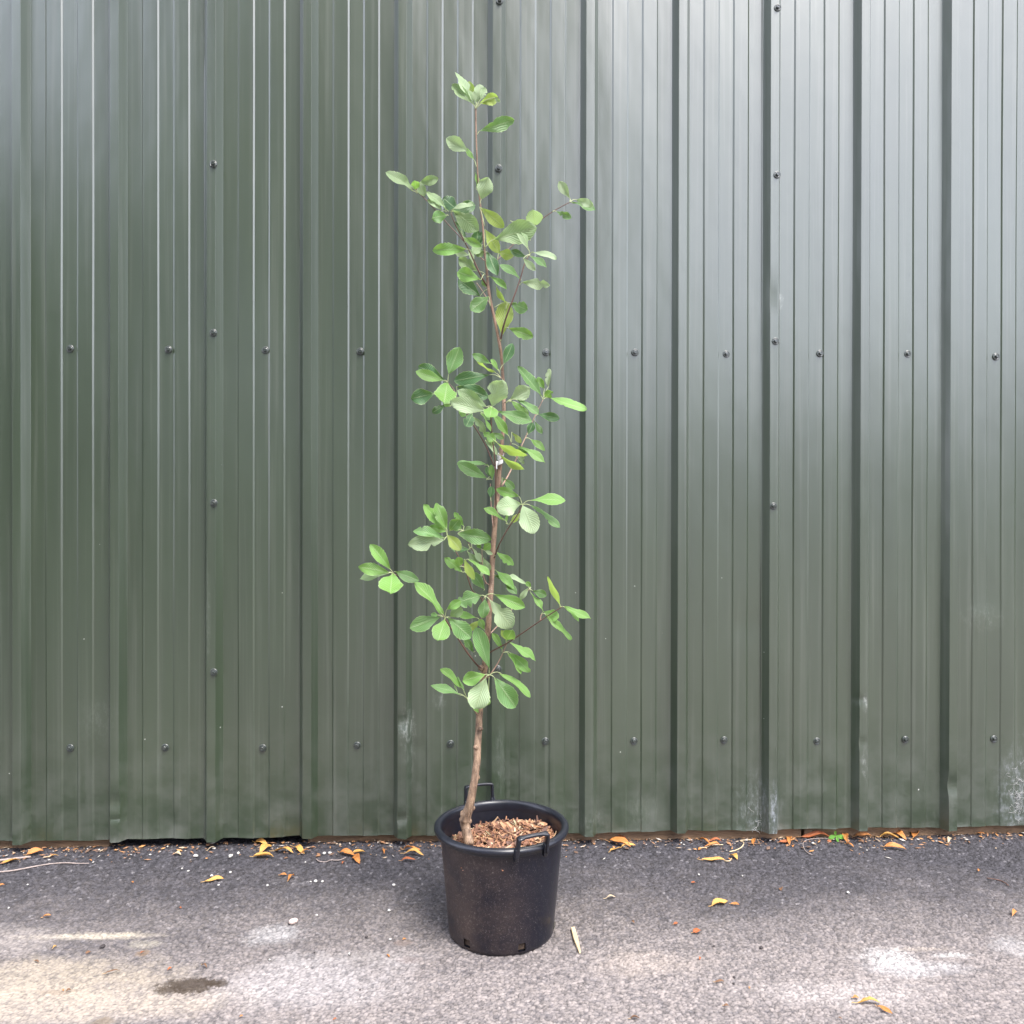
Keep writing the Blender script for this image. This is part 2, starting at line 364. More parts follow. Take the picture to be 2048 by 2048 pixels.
def grid_sheet(name, xs, ys, zf, mat, kind, parent=None):
    X, Y = np.meshgrid(xs, ys); Z, A = zf(X, Y)
    nv = X.size; nx, ny = len(xs), len(ys)
    me = bpy.data.meshes.new(name); me.vertices.add(nv)
    me.vertices.foreach_set('co', np.stack([X, Y, Z], -1).astype(np.float32).ravel())
    a = np.arange(nv).reshape(ny, nx); q = np.stack([a[:-1, :-1], a[:-1, 1:], a[1:, 1:], a[1:, :-1]], -1).reshape(-1, 4)
    nf = len(q); me.loops.add(nf*4); me.loops.foreach_set('vertex_index', q.ravel().astype(np.int32))
    me.polygons.add(nf); me.polygons.foreach_set('loop_start', np.arange(0, nf*4, 4, dtype=np.int32))
    try: me.polygons.foreach_set('loop_total', np.full(nf, 4, dtype=np.int32))
    except Exception: pass
    me.polygons.foreach_set('use_smooth', np.ones(nf, dtype=bool))
    at = me.attributes.new('stone', 'FLOAT_VECTOR', 'POINT')
    at.data.foreach_set('vector', np.stack([A[0], A[1], np.zeros(X.shape)], -1).astype(np.float32).ravel())
    me.materials.append(mat); me.update(calc_edges=True); me.validate()
    o = link(bpy.data.objects.new(name, me), parent); tag(o, kind=kind); return o
def zfine(X, Y):
    h, c = stone_height(X+10, Y+10, .0115, 11); h2, c2 = stone_height(X+20, Y+20, .0068, 12)
    hh = np.maximum(h*.85, h2*.55)
    rough = np.clip(1.15-np.clip((-Y-.2)/.9, 0, 1)*.5 + lowfreq(X, Y, 3, 8)*.5, .4, 1.3)
    z = ground_wave(X, Y) + (hh-.35)*.0075*rough
    return z, (np.where(h*.85 > h2*.55, c, c2), hh)
xs = np.arange(-.55, 3.75, .0031); ys = np.arange(-1.22, .12, .0031)
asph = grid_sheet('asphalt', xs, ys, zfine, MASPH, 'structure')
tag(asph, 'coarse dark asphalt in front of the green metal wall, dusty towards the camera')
def zcoarse(X, Y):
    return np.full(X.shape, -.014), (np.full(X.shape, .5), np.full(X.shape, .5))
gcoarse = grid_sheet('ground', np.concatenate([np.linspace(-60, -2, 20), np.linspace(-1.5, 5, 14), np.linspace(6, 60, 20)]), np.linspace(-90, 25, 40), zcoarse, MASPH, 'structure')
def gz(x, y):
    return float(ground_wave(np.array([[x]]), np.array([[y]]))[0, 0])

# ------------------------------------------------------------------ wall
P3 = 1/3
RIB0 = .4625 - .333333          # left foot of the first rib right of the origin
D = .032
def rib_start(k): return RIB0 + k*P3
PROF = [(0, 0), (.017, D), (.046, D), (.063, 0), (.114, 0), (.1195, .0032), (.1680, .0032), (.1735, 0), (.2225, 0), (.2280, .0032), (.2760, .0032), (.2815, 0)]
def sheet_profile(j):
    k0 = 1 + 3*j; pts = [(rib_start(k0)-.004, .0012)]
    for r in range(3):
        x0 = rib_start(k0+r)
        for (a, b) in PROF:
            off = .0016 if (r == 0 and a < .05) else 0
            pts.append((x0+a, b+off))
    x0 = rib_start(k0+3); pts += [(x0, 0), (x0+.016, D-.002)]
    out = []
    for a, b in zip(pts, pts[1:]):                     # densify wide flats, tiny bevel by splitting near corners
        out.append(a); L = abs(b[0]-a[0])
        if L > .02:
            for t in (.08, .92): out.append((a[0]+(b[0]-a[0])*t, a[1]+(b[1]-a[1])*t))
    out.append(pts[-1]); return out
DENTS = []   # x, z, rx, rz, depth
for (u, v, rx, rz, dp) in [(220*1.06, 1515*1.06, .022, .034, .009), (222*1.06, 1545*1.06, .02, .010, .006), (765*1.06, 1362*1.06, .02, .03, .010), (1797*1.06, 1482*1.06, .024, .036, .010),
                           (765*1.06, 1545*1.06, .03, .02, .007), (1625*1.06, 1400*1.06, .015, .02, .004), (1452*1.06, 560*1.06, .012, .05, .007), (780*1.06, 1410*1.06, .012, .03, .004), (1620*1.06, 1320*1.06, .012, .015, .006)]:
    w = at_y(u, v, -.03); DENTS.append((w.x, w.z, rx, rz, dp))
for (u, v, r, dp) in [(1290, 1600, .05, .003), (1500, 1250, .06, .003), (1665, 1560, .04, .003), (350, 1650, .05, .004), (1850, 1660, .05, .004), (640, 1400, .08, .002), (1960, 1230, .05, -.003)]:
    w = at_y(u, v, 0); DENTS.append((w.x, w.z, r, r, dp))
TOP = 4.2
zs = sorted(set([round(.0355+i*.01, 4) for i in range(80)] + [round(.84+i*.05, 4) for i in range(26)] + [2.1+i*.1 for i in range(22)]))
zs = [z for z in zs if z <= TOP]
# extra rows close to the small dents
wall = tag(empty('metal_wall', (0, 0, 0)), 'dark green box-profile metal clad wall standing behind the potted tree', 'wall')
def make_sheet(j):
    pr = sheet_profile(j); xs_, ys_ = np.array([p[0] for p in pr]), np.array([p[1] for p in pr])
    r = np.random.default_rng(100+j); Z = np.array(zs)
    V = np.zeros((len(Z), len(pr), 3))
    kx = np.linspace(xs_[0]-.01, xs_[-1]+.01, 26); tilt = np.interp(xs_, kx, r.normal(0, .0006, 26))                 # sheet metal is never dead flat
    for a, z in enumerate(Z):
        x = xs_.copy(); y = ys_.copy()+tilt
        zz = z
        bow = .0012*np.sin(z*2.1+xs_*7+j)+.0007*np.sin(z*5.3+xs_*15+2*j)
        y += bow*(ys_ < .02)
        for (dx, dz, rx, rz, dp) in DENTS:
            g = np.exp(-((x-dx)/rx)**2-((z-dz)/rz)**2); m = (ys_ > .02) if dp > .0045 and rx < .035 else np.ones(len(x), bool)
            y = np.where(m, y-dp*g, y)
            if rx < .035: x = x + np.where(m, (x-dx)*.25*g, 0)
        b = 0
        if a == 0: b = .004*np.sin(xs_*9+j)*.5 + lowfreq(xs_[None]*1.0, xs_[None]*0+j, 22, 77)[0]*.0055
        V[a, :, 0] = x; V[a, :, 1] = -y; V[a, :, 2] = z+b
    # lift of the bottom lip
    V[0, :, 1] -= .0007*(1+np.sin(xs_*13+j*2)); 
    n = len(pr); F_ = [(a*n+i, a*n+i+1, (a+1)*n+i+1, (a+1)*n+i) for a in range(len(Z)-1) for i in range(n-1)]
    o = mesh_obj('cladding_sheet', V.reshape(-1, 3).tolist(), F_, MCLAD, wall, smooth=False)
    s = o.modifiers.new('thickness', 'SOLIDIFY'); s.thickness = .0009; s.offset = 1
    bv = o.modifiers.new('bend_radius', 'BEVEL'); bv.width = .0019; bv.segments = 3; bv.limit_method = 'ANGLE'; bv.angle_limit = math.radians(14); bv.harden_normals = False
    o.data.polygons.foreach_set('use_smooth', [True]*len(o.data.polygons))
    wn = o.modifiers.new('wn', 'WEIGHTED_NORMAL'); wn.keep_sharp = True; wn.weight = 80
    return o
sheets = {j: make_sheet(j) for j in range(-3, 6)}

def screw_mesh():
    bm = bmesh.new()
    def ringset(prof, n):
        rings = []
        for (r, y) in prof:
            rings.append([bm.verts.new((r*math.cos(2*math.pi*k/n), -y, r*math.sin(2*math.pi*k/n))) for k in range(n)])
        for a, b in zip(rings, rings[1:]):
            for k in range(n): bm.faces.new((a[k], a[(k+1) % n], b[(k+1) % n], b[k]))
        bm.faces.new(rings[-1])
    ringset([(.0128, -.0005), (.0132, .0022), (.0124, .0044), (.0104, .0052), (.0096, .0040), (.0080, .0040), (.0074, .0052)], 24)
    ringset([(.0062, .0045), (.0062, .0115), (.0052, .0126), (.0034, .0126), (.0030, .0112)], 6)
    bmesh.ops.recalc_face_normals(bm, faces=bm.faces)
    me = bpy.data.meshes.new('screw'); bm.to_mesh(me); bm.free(); me.materials.append(MSCREW)
    me.polygons.foreach_set('use_smooth', [len(p.vertices) == 4 and i < 24*6 for i, p in enumerate(me.polygons)]); return me
SM = screw_mesh()
def add_screw(x, y, z, j):
    o = bpy.data.objects.new('screw', SM); o.location = (x, y, z); o.rotation_euler = (random.uniform(-.05, .05), random.uniform(0, 1), random.uniform(-.05, .05)); link(o, sheets[j])
k106 = 2048/1932
def sheet_of(x):
    return max(-3, min(5, math.floor((x-rib_start(1)+.004)/1.0)))
for row in ([(133, 658), (318, 659.5), (501, 661), (680, 663), (856, 664), (1030, 665), (1198, 665), (1370, 668), (1547, 667), (1712, 668), (1879, 673)],
            [(133, 1411), (312, 1410), (496, 1411), (674, 1406), (850, 1403), (1029, 1398), (1196, 1398), (1366, 1396), (1541, 1398), (1708, 1395), (1875, 1394)]):
    for (u, v) in row:
        w = at_y(u*k106, v*k106, -.001); add_screw(w.x, -.0005, w.z, sheet_of(w.x))
for zrow in (.564, -.845):
    for k in list(range(-7, 0))+list(range(11, 17)):
        x = k*P3; add_screw(x, -.0005, 1.205+zrow, sheet_of(x))
for k in range(-7, 17): add_screw(k*P3, -.0005, 3.2, sheet_of(k*P3))
for col in ([(403, 310), (403, 628), (404, 949), (404, 1268)], [(943, 2), (941, 318)], [(1467, 15), (1466, 330), (1463, 644), (1459, 955)]):
    for (u, v) in col:
        w = at_y(u*k106, v*k106, -D-.003); add_screw(w.x, -D-.0022-.0005, w.z, sheet_of(w.x))
w = on_ground(0, 0) if False else at_y(996, 1338, -D-.003); add_screw(w.x, -D-.0027, w.z, sheet_of(w.x))   # the one glimpsed behind the lowest branch
for j in (-3, -2, -1, 3, 4, 5):
    for i in range(6): add_screw(rib_start(1+3*j)+.032, -D-.0027, .5+i*.595, j)

def box(V, Fc, a, b, jit=0):
    q = len(V)
    for z in (a[2], b[2]):
        for (x, y) in ((a[0], a[1]), (b[0], a[1]), (b[0], b[1]), (a[0], b[1])):
            V.append(Vector((x+random.uniform(-jit, jit), y+random.uniform(-jit, jit), z+random.uniform(-jit, jit))))
    for f in ((0, 3, 2, 1), (4, 5, 6, 7), (0, 1, 5, 4), (1, 2, 6, 5), (2, 3, 7, 6), (3, 0, 4, 7)): Fc.append(tuple(q+i for i in f))
# timber sole plates behind the foot of the cladding, with the dark opening between them
for (x0, x1) in ((-2.6, .12), (.82, 2.62), (2.63, 6.2)):
    V, Fc = [], []; box(V, Fc, (x0, .020, -.03), (x1, .090, .12), .0012)
    o = mesh_obj('sole_plate', V, Fc, MTIMBER, wall, smooth=False); bv = o.modifiers.new('b', 'BEVEL'); bv.width = .003
V, Fc = [], []; box(V, Fc, (-2.6, .130, -.05), (6.2, .20, TOP)); mesh_obj('backing', V, Fc, MDARK, wall, smooth=False)
V, Fc = [], []; box(V, Fc, (-2.7, -.16, TOP+.003), (6.3, 5.0, TOP+.10)); mesh_obj('roof', V, Fc, MROOF, wall, smooth=False)
for x0 in (-2.62, 6.21):
    V, Fc = [], []; box(V, Fc, (x0, .21, -.05), (x0+.05, 4.9, TOP)); mesh_obj('end_wall', V, Fc, MROOF, wall, smooth=False)
# pale splinter of timber lying inside the gap at far left
def polyline_ground(pts, r, name, mat, lift=0, n=7, wob=.12):
    W_ = [on_ground(*p) for p in pts]; W_ = [Vector((w.x, w.y, gz(w.x, w.y)+r[0]*.6+lift+(.0035))) for w in W_]
    path = catmull(W_, 5); V, Fc = tube(path, interp(r, len(path)), n, wob=wob)
    return mesh_obj(name, V, Fc, mat)

# ------------------------------------------------------------------ pot
PC = on_ground(1002.6, 1860); PC.z = .002
pot = tag(empty('plant_pot', PC), 'large black plastic pot with two handles, dried mud on its left side', 'plant pot')
RB, RTp, HT, RO = .1490, .1745, .288, .1925
def lathe(prof, n, name, mat, parent, skip=None, smooth=True):
    V, Fc = [], []
    for (r, z) in prof:
        for k in range(n):
            a = 2*math.pi*k/n; V.append(Vector((r*math.sin(a), -r*math.cos(a), z)))
    for i in range(len(prof)-1):
        for k in range(n):
            if skip and skip(i, k): continue
            k2 = (k+1) % n; Fc.append((i*n+k, i*n+k2, (i+1)*n+k2, (i+1)*n+k))
    return mesh_obj(name, V, Fc, mat, parent, smooth)
NS = 180
def rr(z): return RB+(RTp-RB)*(z/HT)
outer = [(RB-.020, .004), (RB-.006, .0), (RB, .006), (rr(.012), .012), (rr(.034), .034), (rr(.04), .04)] + [(rr(z), z) for z in np.linspace(.06, .276, 10)]
wallp = outer + [(RTp, HT)]
inner = [(rr(z)-.003, z) for z in (HT, .2, .034, .012)] + [(RB-.02, .012)]
AZH = [math.radians(19+60*q) for q in range(6)]
def hole(i, k):
    a = 2*math.pi*k/NS
    if not (i == 3): return False
    return any(abs((a-h+math.pi) % (2*math.pi)-math.pi) < .062 for h in AZH)
lathe(wallp, NS, 'body', MPOT, pot, hole)
lathe([(p[0], p[1]) for p in inner][::-1], NS, 'inner_wall', MRIM, pot, lambda i, k: i == 1 and hole(3, k))
rim = [(RTp-.003, .270), (RTp+.0008, .284), (RTp+.0015, .290), (RO-.005, .2905), (RO-.0015, .2915), (RO, .295), (RO-.0005, .300), (RO-.004, .3045), (RO-.009, .3065), (RTp+.004, .3065), (RTp-.001, .304), (RTp-.0035, .298), (RTp-.004, .275), (RTp-.003, .270)]
o = lathe(rim, NS, 'rim', MRIM, pot)
def handle(az, tilt, hh=.046, name='handle'):
    hw = .043
    V, Fc = [], []
    pts = [(-hw-.002, -.014), (-hw, .012), (-hw+.001, hh-.005), (-hw+.006, hh), (0, hh+.002), (hw-.006, hh), (hw-.001, hh-.005), (hw, .012), (hw+.002, -.014)]
    path = catmull([(x, 0, z) for x, z in pts], 3)
    # flat strap section: wide radially, thin across
    m = len(path)
    for i, p in enumerate(path):
        t = (path[min(i+1, m-1)]-path[max(i-1, 0)]).normalized(); nrm = Vector((-t.z, 0, t.x)); w_ = .0095 if abs(p.x) > hw*.86 else .0058; th = .0042
        for (a, b) in ((-1, -.6), (-.6, -1), (.6, -1), (1, -.6), (1, .6), (.6, 1), (-.6, 1), (-1, .6)):
            V.append(p + Vector((0, 1, 0))*(a*w_) + nrm*(b*th))
    n = 8
    for i in range(m-1):
        for k in range(n): Fc.append((i*n+k, i*n+(k+1) % n, (i+1)*n+(k+1) % n, (i+1)*n+k))
    Fc += [tuple(range(n))[::-1], tuple(range((m-1)*n, m*n))]
    # base lugs clasping the rim
    for sx in (-1, 1): box(V, Fc, (sx*hw-.006, -.004, -.026), (sx*hw+.006, .009, .010))
    o = mesh_obj(name, V, Fc, MRIM, pot)
    o.rotation_euler = (0, 0, az); o.matrix_local = Matrix.Rotation(az, 4, 'Z') @ Matrix.Translation((0, -RO-.001, .300)) @ Matrix.Rotation(tilt, 4, 'X')
    bv = o.modifiers.new('b', 'BEVEL'); bv.width = .0008; bv.segments = 2
    return o
handle(math.radians(23), math.radians(14), .042); handle(math.radians(180+19), math.radians(6), .050)

# soil body inside the pot (shows through the drainage holes) and bark mulch on it
msurf = .247
def mz(x, y):
    r = math.hypot(x, y); return msurf + .010*math.exp(-((x-.03)**2+(y-.06)**2)/.006) + .012*(x/.17) + .006*math.sin(x*40)*math.cos(y*33) - .012*(r/.17)**4
V, Fc = [], []
ns = 48; rings = [(rr(.01)-.0045, .0145), (rr(.1)-.0045, .1), (rr(.2)-.0045, .2), (rr(.235)-.0045, .236)]
for (r, z) in rings:
    for k in range(ns): V.append(Vector((r*math.sin(2*math.pi*k/ns), -r*math.cos(2*math.pi*k/ns), z)))
for i in range(3):
    for k in range(ns): Fc.append((i*ns+k, i*ns+(k+1) % ns, (i+1)*ns+(k+1) % ns, (i+1)*ns+k))
prev = 3*ns
for q, fr in enumerate((.85, .65, .45, .25, .08)):
    b = len(V)
    for k in range(ns):
        x, y = fr*rings[-1][0]*math.sin(2*math.pi*k/ns), -fr*rings[-1][0]*math.cos(2*math.pi*k/ns); V.append(Vector((x, y, mz(x, y)-.006+random.uniform(-.003, .003))))
    for k in range(ns): Fc.append((prev+k, prev+(k+1) % ns, b+(k+1) % ns, b+k))
    prev = b
Fc.append(tuple(prev+k for k in range(ns)))
soil = mesh_obj('potting_soil', V, Fc, MSOIL); soil.location = PC
tag(soil, 'dark rooty potting soil filling the black pot, seen through its drainage holes', 'soil', kind='stuff')
# bark chips
V, Fc, T = [], [], []
def chip(c, L, w, h, rot, curl, tint):
    q = len(V); n = 4
    for i in range(n):
        s = i/(n-1)-.5; ww = w*(1-.5*abs(s*2)**2)*random.uniform(.7, 1.1)
        for (a, b) in ((-1, -1), (1, -1), (1, 1), (-1, 1)):
            p = Vector((s*L, a*ww*.5, b*h*.5 + curl*(s*s)*L + random.uniform(-.2, .2)*h)); V.append(c+rot @ p); T.append(tint)
    for i in range(n-1):
        for k in range(4): Fc.append((q+i*4+k, q+i*4+(k+1) % 4, q+i*4+4+(k+1) % 4, q+i*4+4+k))
    Fc.append((q, q+3, q+2, q+1)); e = q+(n-1)*4; Fc.append((e, e+1, e+2, e+3))
from mathutils import Euler
tints = [(.30, .14, .075), (.42, .23, .12), (.20, .09, .05), (.10, .05, .035), (.50, .33, .18), (.56, .42, .27), (.36, .17, .08), (.24, .12, .08), (.44, .40, .24)]
for i in range(1900):
    a = random.uniform(0, 2*math.pi); r = .162*math.sqrt(random.random()); x, y = r*math.sin(a), -r*math.cos(a)
    L = random.choice([.011, .015, .02, .028, .036]) * random.uniform(.8, 1.3); lay = random.random()
    L *= 1.0 if i % 13 else 1.5
    if r + L*.5 > .168: L *= .6
    rot = Euler((random.gauss(0, .6), random.gauss(0, .33), random.uniform(0, 6.28))).to_matrix()
    chip(Vector((x, y, mz(x, y)+.001+lay*.010)), L, random.uniform(.0028, .0085) if i % 13 else .013, random.uniform(.0008, .0022), rot, random.uniform(-.5, .9), random.choices(tints, [5, 4, 5, 4, 2, 1.4, 4, 4, .5])[0])
mul = mesh_obj('bark_mulch', V, Fc, MMULCH, smooth=False); mul.location = PC
ca = mul.data.color_attributes.new('tint', 'FLOAT_COLOR', 'POINT'); ca.data.foreach_set('color', np.array([(*t, 1) for t in T], dtype=np.float32).ravel())
tag(mul, 'reddish brown shredded bark mulch covering the soil inside the black pot', 'bark mulch', kind='stuff')

# ------------------------------------------------------------------ the young tree
YP = PC.y + .0
CR = {'A': (740, 120, 3.864), 'B': (740, 320, 3.864), 'C': (800, 660, 4.83), 'D': (700, 900, 3.715), 'E': (700, 1120, 3.715), 'F': (820, 1400, 4.83)}
def px(crop, p): c = CR[crop]; return (c[0]+p[0]/c[2], c[1]+p[1]/c[2])
def wp(crop, p, dy=0.0):
    u, v = px(crop, p); return at_y(u, v, YP+dy)
tree = empty('young_tree', at_y(*px('F', (545, 1330)), YP-.03)); TL = tree.location.copy()
tag(tree, 'slender young whitebeam-like sapling with broad ribbed green leaves growing in the black pot', 'sapling')
tree['label'] = 'slender young tree with broad ribbed green leaves growing in the black pot'
def tree_mesh(name, V, Fc, mats, **k):
    V = [Vector(v)-TL for v in V]; return mesh_obj(name, V, Fc, mats, tree, **k)
def scale_at(y): return F/((Vector((1.4, y, 1.2))-CAM).dot(FW))   # px (2048) per metre
SC = scale_at(YP)
# trunk
tr = [('F', (575, 1400), 96), ('F', (553, 1300), 92), ('F', (536, 1215), 92), ('F', (533, 1160), 112), ('F', (545, 1110), 100), ('F', (573, 1030), 84), ('F', (600, 900), 78), ('F', (627, 750), 72), ('F', (646, 600), 74), ('F', (652, 450), 72), ('F', (664, 280), 68), ('F', (675, 80), 66),
      ('E', (985, 900), 48), ('E', (1003, 780), 50), ('E', (1015, 620), 46), ('E', (1022, 560), 48), ('E', (1030, 450), 44), ('E', (1045, 250), 42), ('D', (1050, 1000), 40), ('D', (1060, 780), 42), ('D', (1080, 500), 38), ('D', (1098, 300), 38), ('D', (1108, 150), 38), ('D', (1116, 80), 40),
      ('C', (978, 1180), 38), ('C', (985, 1090), 36), ('C', (997, 960), 34), ('C', (1003, 830), 36), ('C', (1003, 700), 36), ('C', (1000, 560), 32), ('C', (990, 400), 30), ('C', (978, 250), 28), ('C', (962, 140), 32), ('B', (975, 1290), 22), ('B', (940, 1130), 22), ('B', (915, 990), 24), ('B', (902, 850), 18), ('B', (885, 700), 16), ('B', (872, 520), 14), ('B', (852, 340), 14), ('B', (835, 150), 12), ('A', (826, 740), 11), ('A', (820, 570), 12), ('A', (817, 376), 13)]
pts, rad = [], []
for i, (c, p, w) in enumerate(tr):
    dy = -.03 + .03*min(1, i/8) + .012*math.sin(i*.7)
    pts.append(wp(c, p, dy)); rad.append(w/CR[c][2]/SC/2)
path = catmull(pts, 4); V, Fc = tube(path, interp(rad, len(path)), 12, wob=.035)
def knob(c, p, r, out, dy=-.01):
    a = wp(c, p, dy); d = Vector(out).normalized()
    tube([a-d*r*1.0, a-d*r*.1, a+d*r*.55, a+d*r*.8], [r*1.6, r*1.3, r*.9, r*.5], 8, True, V, Fc, .08)
for kb in [('F', (690, 275), .005, (1, -.4, .4)), ('F', (628, 455), .0055, (-.8, -.6, .3)), ('F', (655, 745), .006, (.6, -.9, .4)), ('F', (582, 880), .005, (-1, -.2, .2)), ('F', (612, 1040), .006, (1, -.2, .3)), ('F', (510, 1100), .009, (-1, -.3, .4)),
           ('F', (552, 1125), .007, (0, -1, .1)), ('F', (500, 1160), .008, (-.8, -.4, -.1)), ('F', (572, 1170), .008, (.9, -.4, .1)), ('E', (1012, 570), .006, (.3, -1, .3)), ('C', (975, 1150), .006, (-.6, -.8, .2)), ('E', (965, 800), .006, (-1, -.5, .4))]: knob(*kb)
tree_mesh('trunk', V, Fc, MBARK)

def branch(pts, w0, w1, mat=None, n=7):
    """pts: (crop, (x, y), dy); widths in crop-B px"""
    W_ = [wp(c, p, dy) for (c, p, dy) in pts]; path = catmull(W_, 5)
    V, Fc = tube(path, interp([w0/3.864/SC/2, w1/3.864/SC/2], len(path)), n, wob=.06)
    return tree_mesh('branch', V, Fc, mat or MTWIG)
Bk = lambda c, L: [(c, p, d) for p, d in L]
branch(Bk('B', [((915, 992), 0), ((850, 880), -.03), ((790, 750), -.05), ((735, 637), -.07), ((660, 500), -.09), ((625, 410), -.10)]), 13, 7)
branch(Bk('B', [((737, 640), -.07), ((585, 475), -.05), ((505, 385), -.05), ((430, 305), -.05), ((370, 245), -.05), ((345, 180), -.05)]), 8, 6)
branch(Bk('B', [((887, 778), .0), ((850, 750), .02), ((815, 722), .03)]), 10, 6, MTWIGP)
branch(Bk('B', [((905, 860), .0), ((930, 830), .03), ((985, 770), .05), ((1100, 660), .08), ((1280, 495), .10), ((1410, 400), .10), ((1545, 325), .10)]), 11, 7)
branch(Bk('B', [((1005, 1415), .0), ((1030, 1290), -.03), ((1065, 1180), -.05), ((1115, 1050), -.06), ((1160, 920), -.06), ((1200, 790), -.06), ((1235, 730), -.06)]), 15, 7)
branch(Bk('B', [((940, 1140), .0), ((880, 1030), .04), ((825, 950), .05)]), 9, 7, MTWIGP)
branch([('D', (1075, 118), -.06), ('C', (900, 1290), -.06), ('C', (820, 1100), -.07), ('C', (700, 900), -.08), ('C', (620, 760), -.08), ('C', (548, 645), -.07), ('C', (510, 560), -.06), ('C', (460, 508), -.06)], 11, 6)
branch([('D', (1087, 462), -.012), ('D', (1083, 300), -.04), ('D', (1080, 130), -.06), ('C', (912, 1200), -.07), ('C', (895, 1050), -.08), ('C', (878, 850), -.10), ('C', (882, 745), -.11)], 13, 8)
branch([('D', (1128, 268), .0), ('D', (1180, 180), .02), ('D', (1250, 35), .04), ('C', (1170, 1130), .04), ('C', (1225, 1010), .05), ('C', (1300, 840), .06), ('C', (1382, 672), .06)], 13, 7, MTWIGP)
branch(Bk('C', [((990, 1215), 0), ((1050, 1130), .03), ((1075, 1085), .04)]), 9, 6)
branch(Bk('D', [((1062, 570), .0), ((1048, 400), .02), ((1043, 250), .03)]), 9, 7, MTWIGP)
branch(Bk('D', [((1072, 798), .0), ((1110, 700), -.04), ((1170, 590), -.06), ((1245, 480), -.08), ((1280, 408), -.08)]), 11, 8)
branch([('E', (1010, 420), 0), ('D', (975, 1100), -.02), ('D', (910, 1045), -.05), ('D', (870, 930), -.07), ('D', (845, 870), -.07), ('D', (790, 760), -.08), ('D', (740, 665), -.09), ('D', (722, 640), -.09)], 10, 7)
branch(Bk('D', [((1010, 1000), .01), ((975, 860), .03), ((930, 780), .04), ((880, 690), .03), ((842, 600), .02)]), 7, 5)
branch(Bk('D', [((1040, 1010), .0), ((1005, 975), -.01), ((985, 900), -.02), ((980, 740), -.03)]), 7, 5, MTWIGP)
branch(Bk('E', [((1002, 800), .0), ((960, 795), -.02), ((880, 700), -.05), ((800, 580), -.08), ((720, 460), -.10), ((690, 405), -.11), ((640, 330), -.12), ((545, 245), -.13), ((475, 168), -.13), ((350, 115), -.13), ((315, 95), -.13)]), 15, 6)
branch(Bk('E', [((1025, 700), .0), ((1060, 675), -.01), ((1180, 610), -.05), ((1300, 530), -.09), ((1420, 448), -.12), ((1555, 360), -.14), ((1572, 350), -.14)]), 12, 7)
branch(Bk('E', [((1415, 448), -.12), ((1417, 420), -.12), ((1425, 402), -.12)]), 9, 6, MTWIGP)
branch(Bk('E', [((1020, 590), .0), ((1045, 545), .02), ((1100, 485), .04), ((1200, 370), .07), ((1275, 285), .09), ((1333, 215), .09)]), 10, 6, MTWIGP)
branch(Bk('E', [((1010, 880), .0), ((1035, 860), -.03), ((1090, 780), -.03), ((1132, 700), -.03), ((1165, 620), -.04)]), 11, 7, MTWIGP)
branch(Bk('E', [((1002, 500), .0), ((980, 470), -.02), ((975, 350), -.04), ((998, 272), -.06)]), 8, 6, MTWIGP)
branch(Bk('E', [((945, 1150), .0), ((920, 1110), -.02), ((890, 1060), -.03), ((868, 1028), -.03)]), 12, 8, MBARK)
branch(Bk('C', [((985, 470), 0), ((965, 450), -.01), ((945, 425), -.02)]), 8, 6, MTWIGP)
branch(Bk('C', [((1003, 705), 0), ((1030, 695), -.02), ((1045, 680), -.03)]), 8, 6, MTWIGP)

# leaves -----------------------------------------------------------------
def leaf_grid(L, Wd, rows=20, cols=6, seed=0, bite=False, droop=.15, fold=.25, wav=.05, rnd=False):
    """leaf in local coords: x along, y across, z normal. returns verts, faces, uvs"""
    r = random.Random(seed); V, Fc, UV = [], [], []
    peak = r.uniform(.52, .64); pw = r.uniform(.56, .76)
    if rnd: peak, pw = .56, .5
    p1 = 1.15; ph = r.uniform(0, 6.3); ph2 = r.uniform(0, 6.3)
    def w(s):
        a = math.log(.5)/math.log(peak); x = s**a; f = math.sin(math.pi*x)
        f = max(f, 0)**(pw if s > peak else .68)
        return f*(.62+.38*min(1, s*2.0)) if s < .5 else f
    bites = [(r.uniform(.35, .92), r.choice((-1, 1)), r.uniform(.25, .65), r.uniform(.035, .07)) for _ in range(r.choice((1, 2, 3)) if bite else 0)]
    for i in range(rows+1):
        s = i/rows; ww = max(w(s), .015)
        for k in range(cols+1):
            t = k/cols*2-1; e = 1.0
            for (bs, bd, amt, wd) in bites:
                if t*bd > 0: e -= amt*math.exp(-((s-bs)/wd)**2)
            e = max(e, .12) * (1 + (.03*math.sin(i*2.6+ph) + r.uniform(-.035, .035))*(abs(t) > .9))
            y = t*ww*e*Wd/2
            z = -droop*L*(s**1.8) + fold*abs(y) + wav*Wd*math.sin(s*9+ph+t*1.2)*abs(t)**1.5 + .02*L*math.sin(s*5+ph2)
            x = s*L*(1-.25*droop*s) + .0
            V.append(Vector((x, y, z))); UV.append((k/cols, s))
    for i in range(rows):
        for k in range(cols):
            a = i*(cols+1)+k; Fc.append((a, a+1, a+cols+2, a+cols+1))
    return V, Fc, UV
LN = [0]
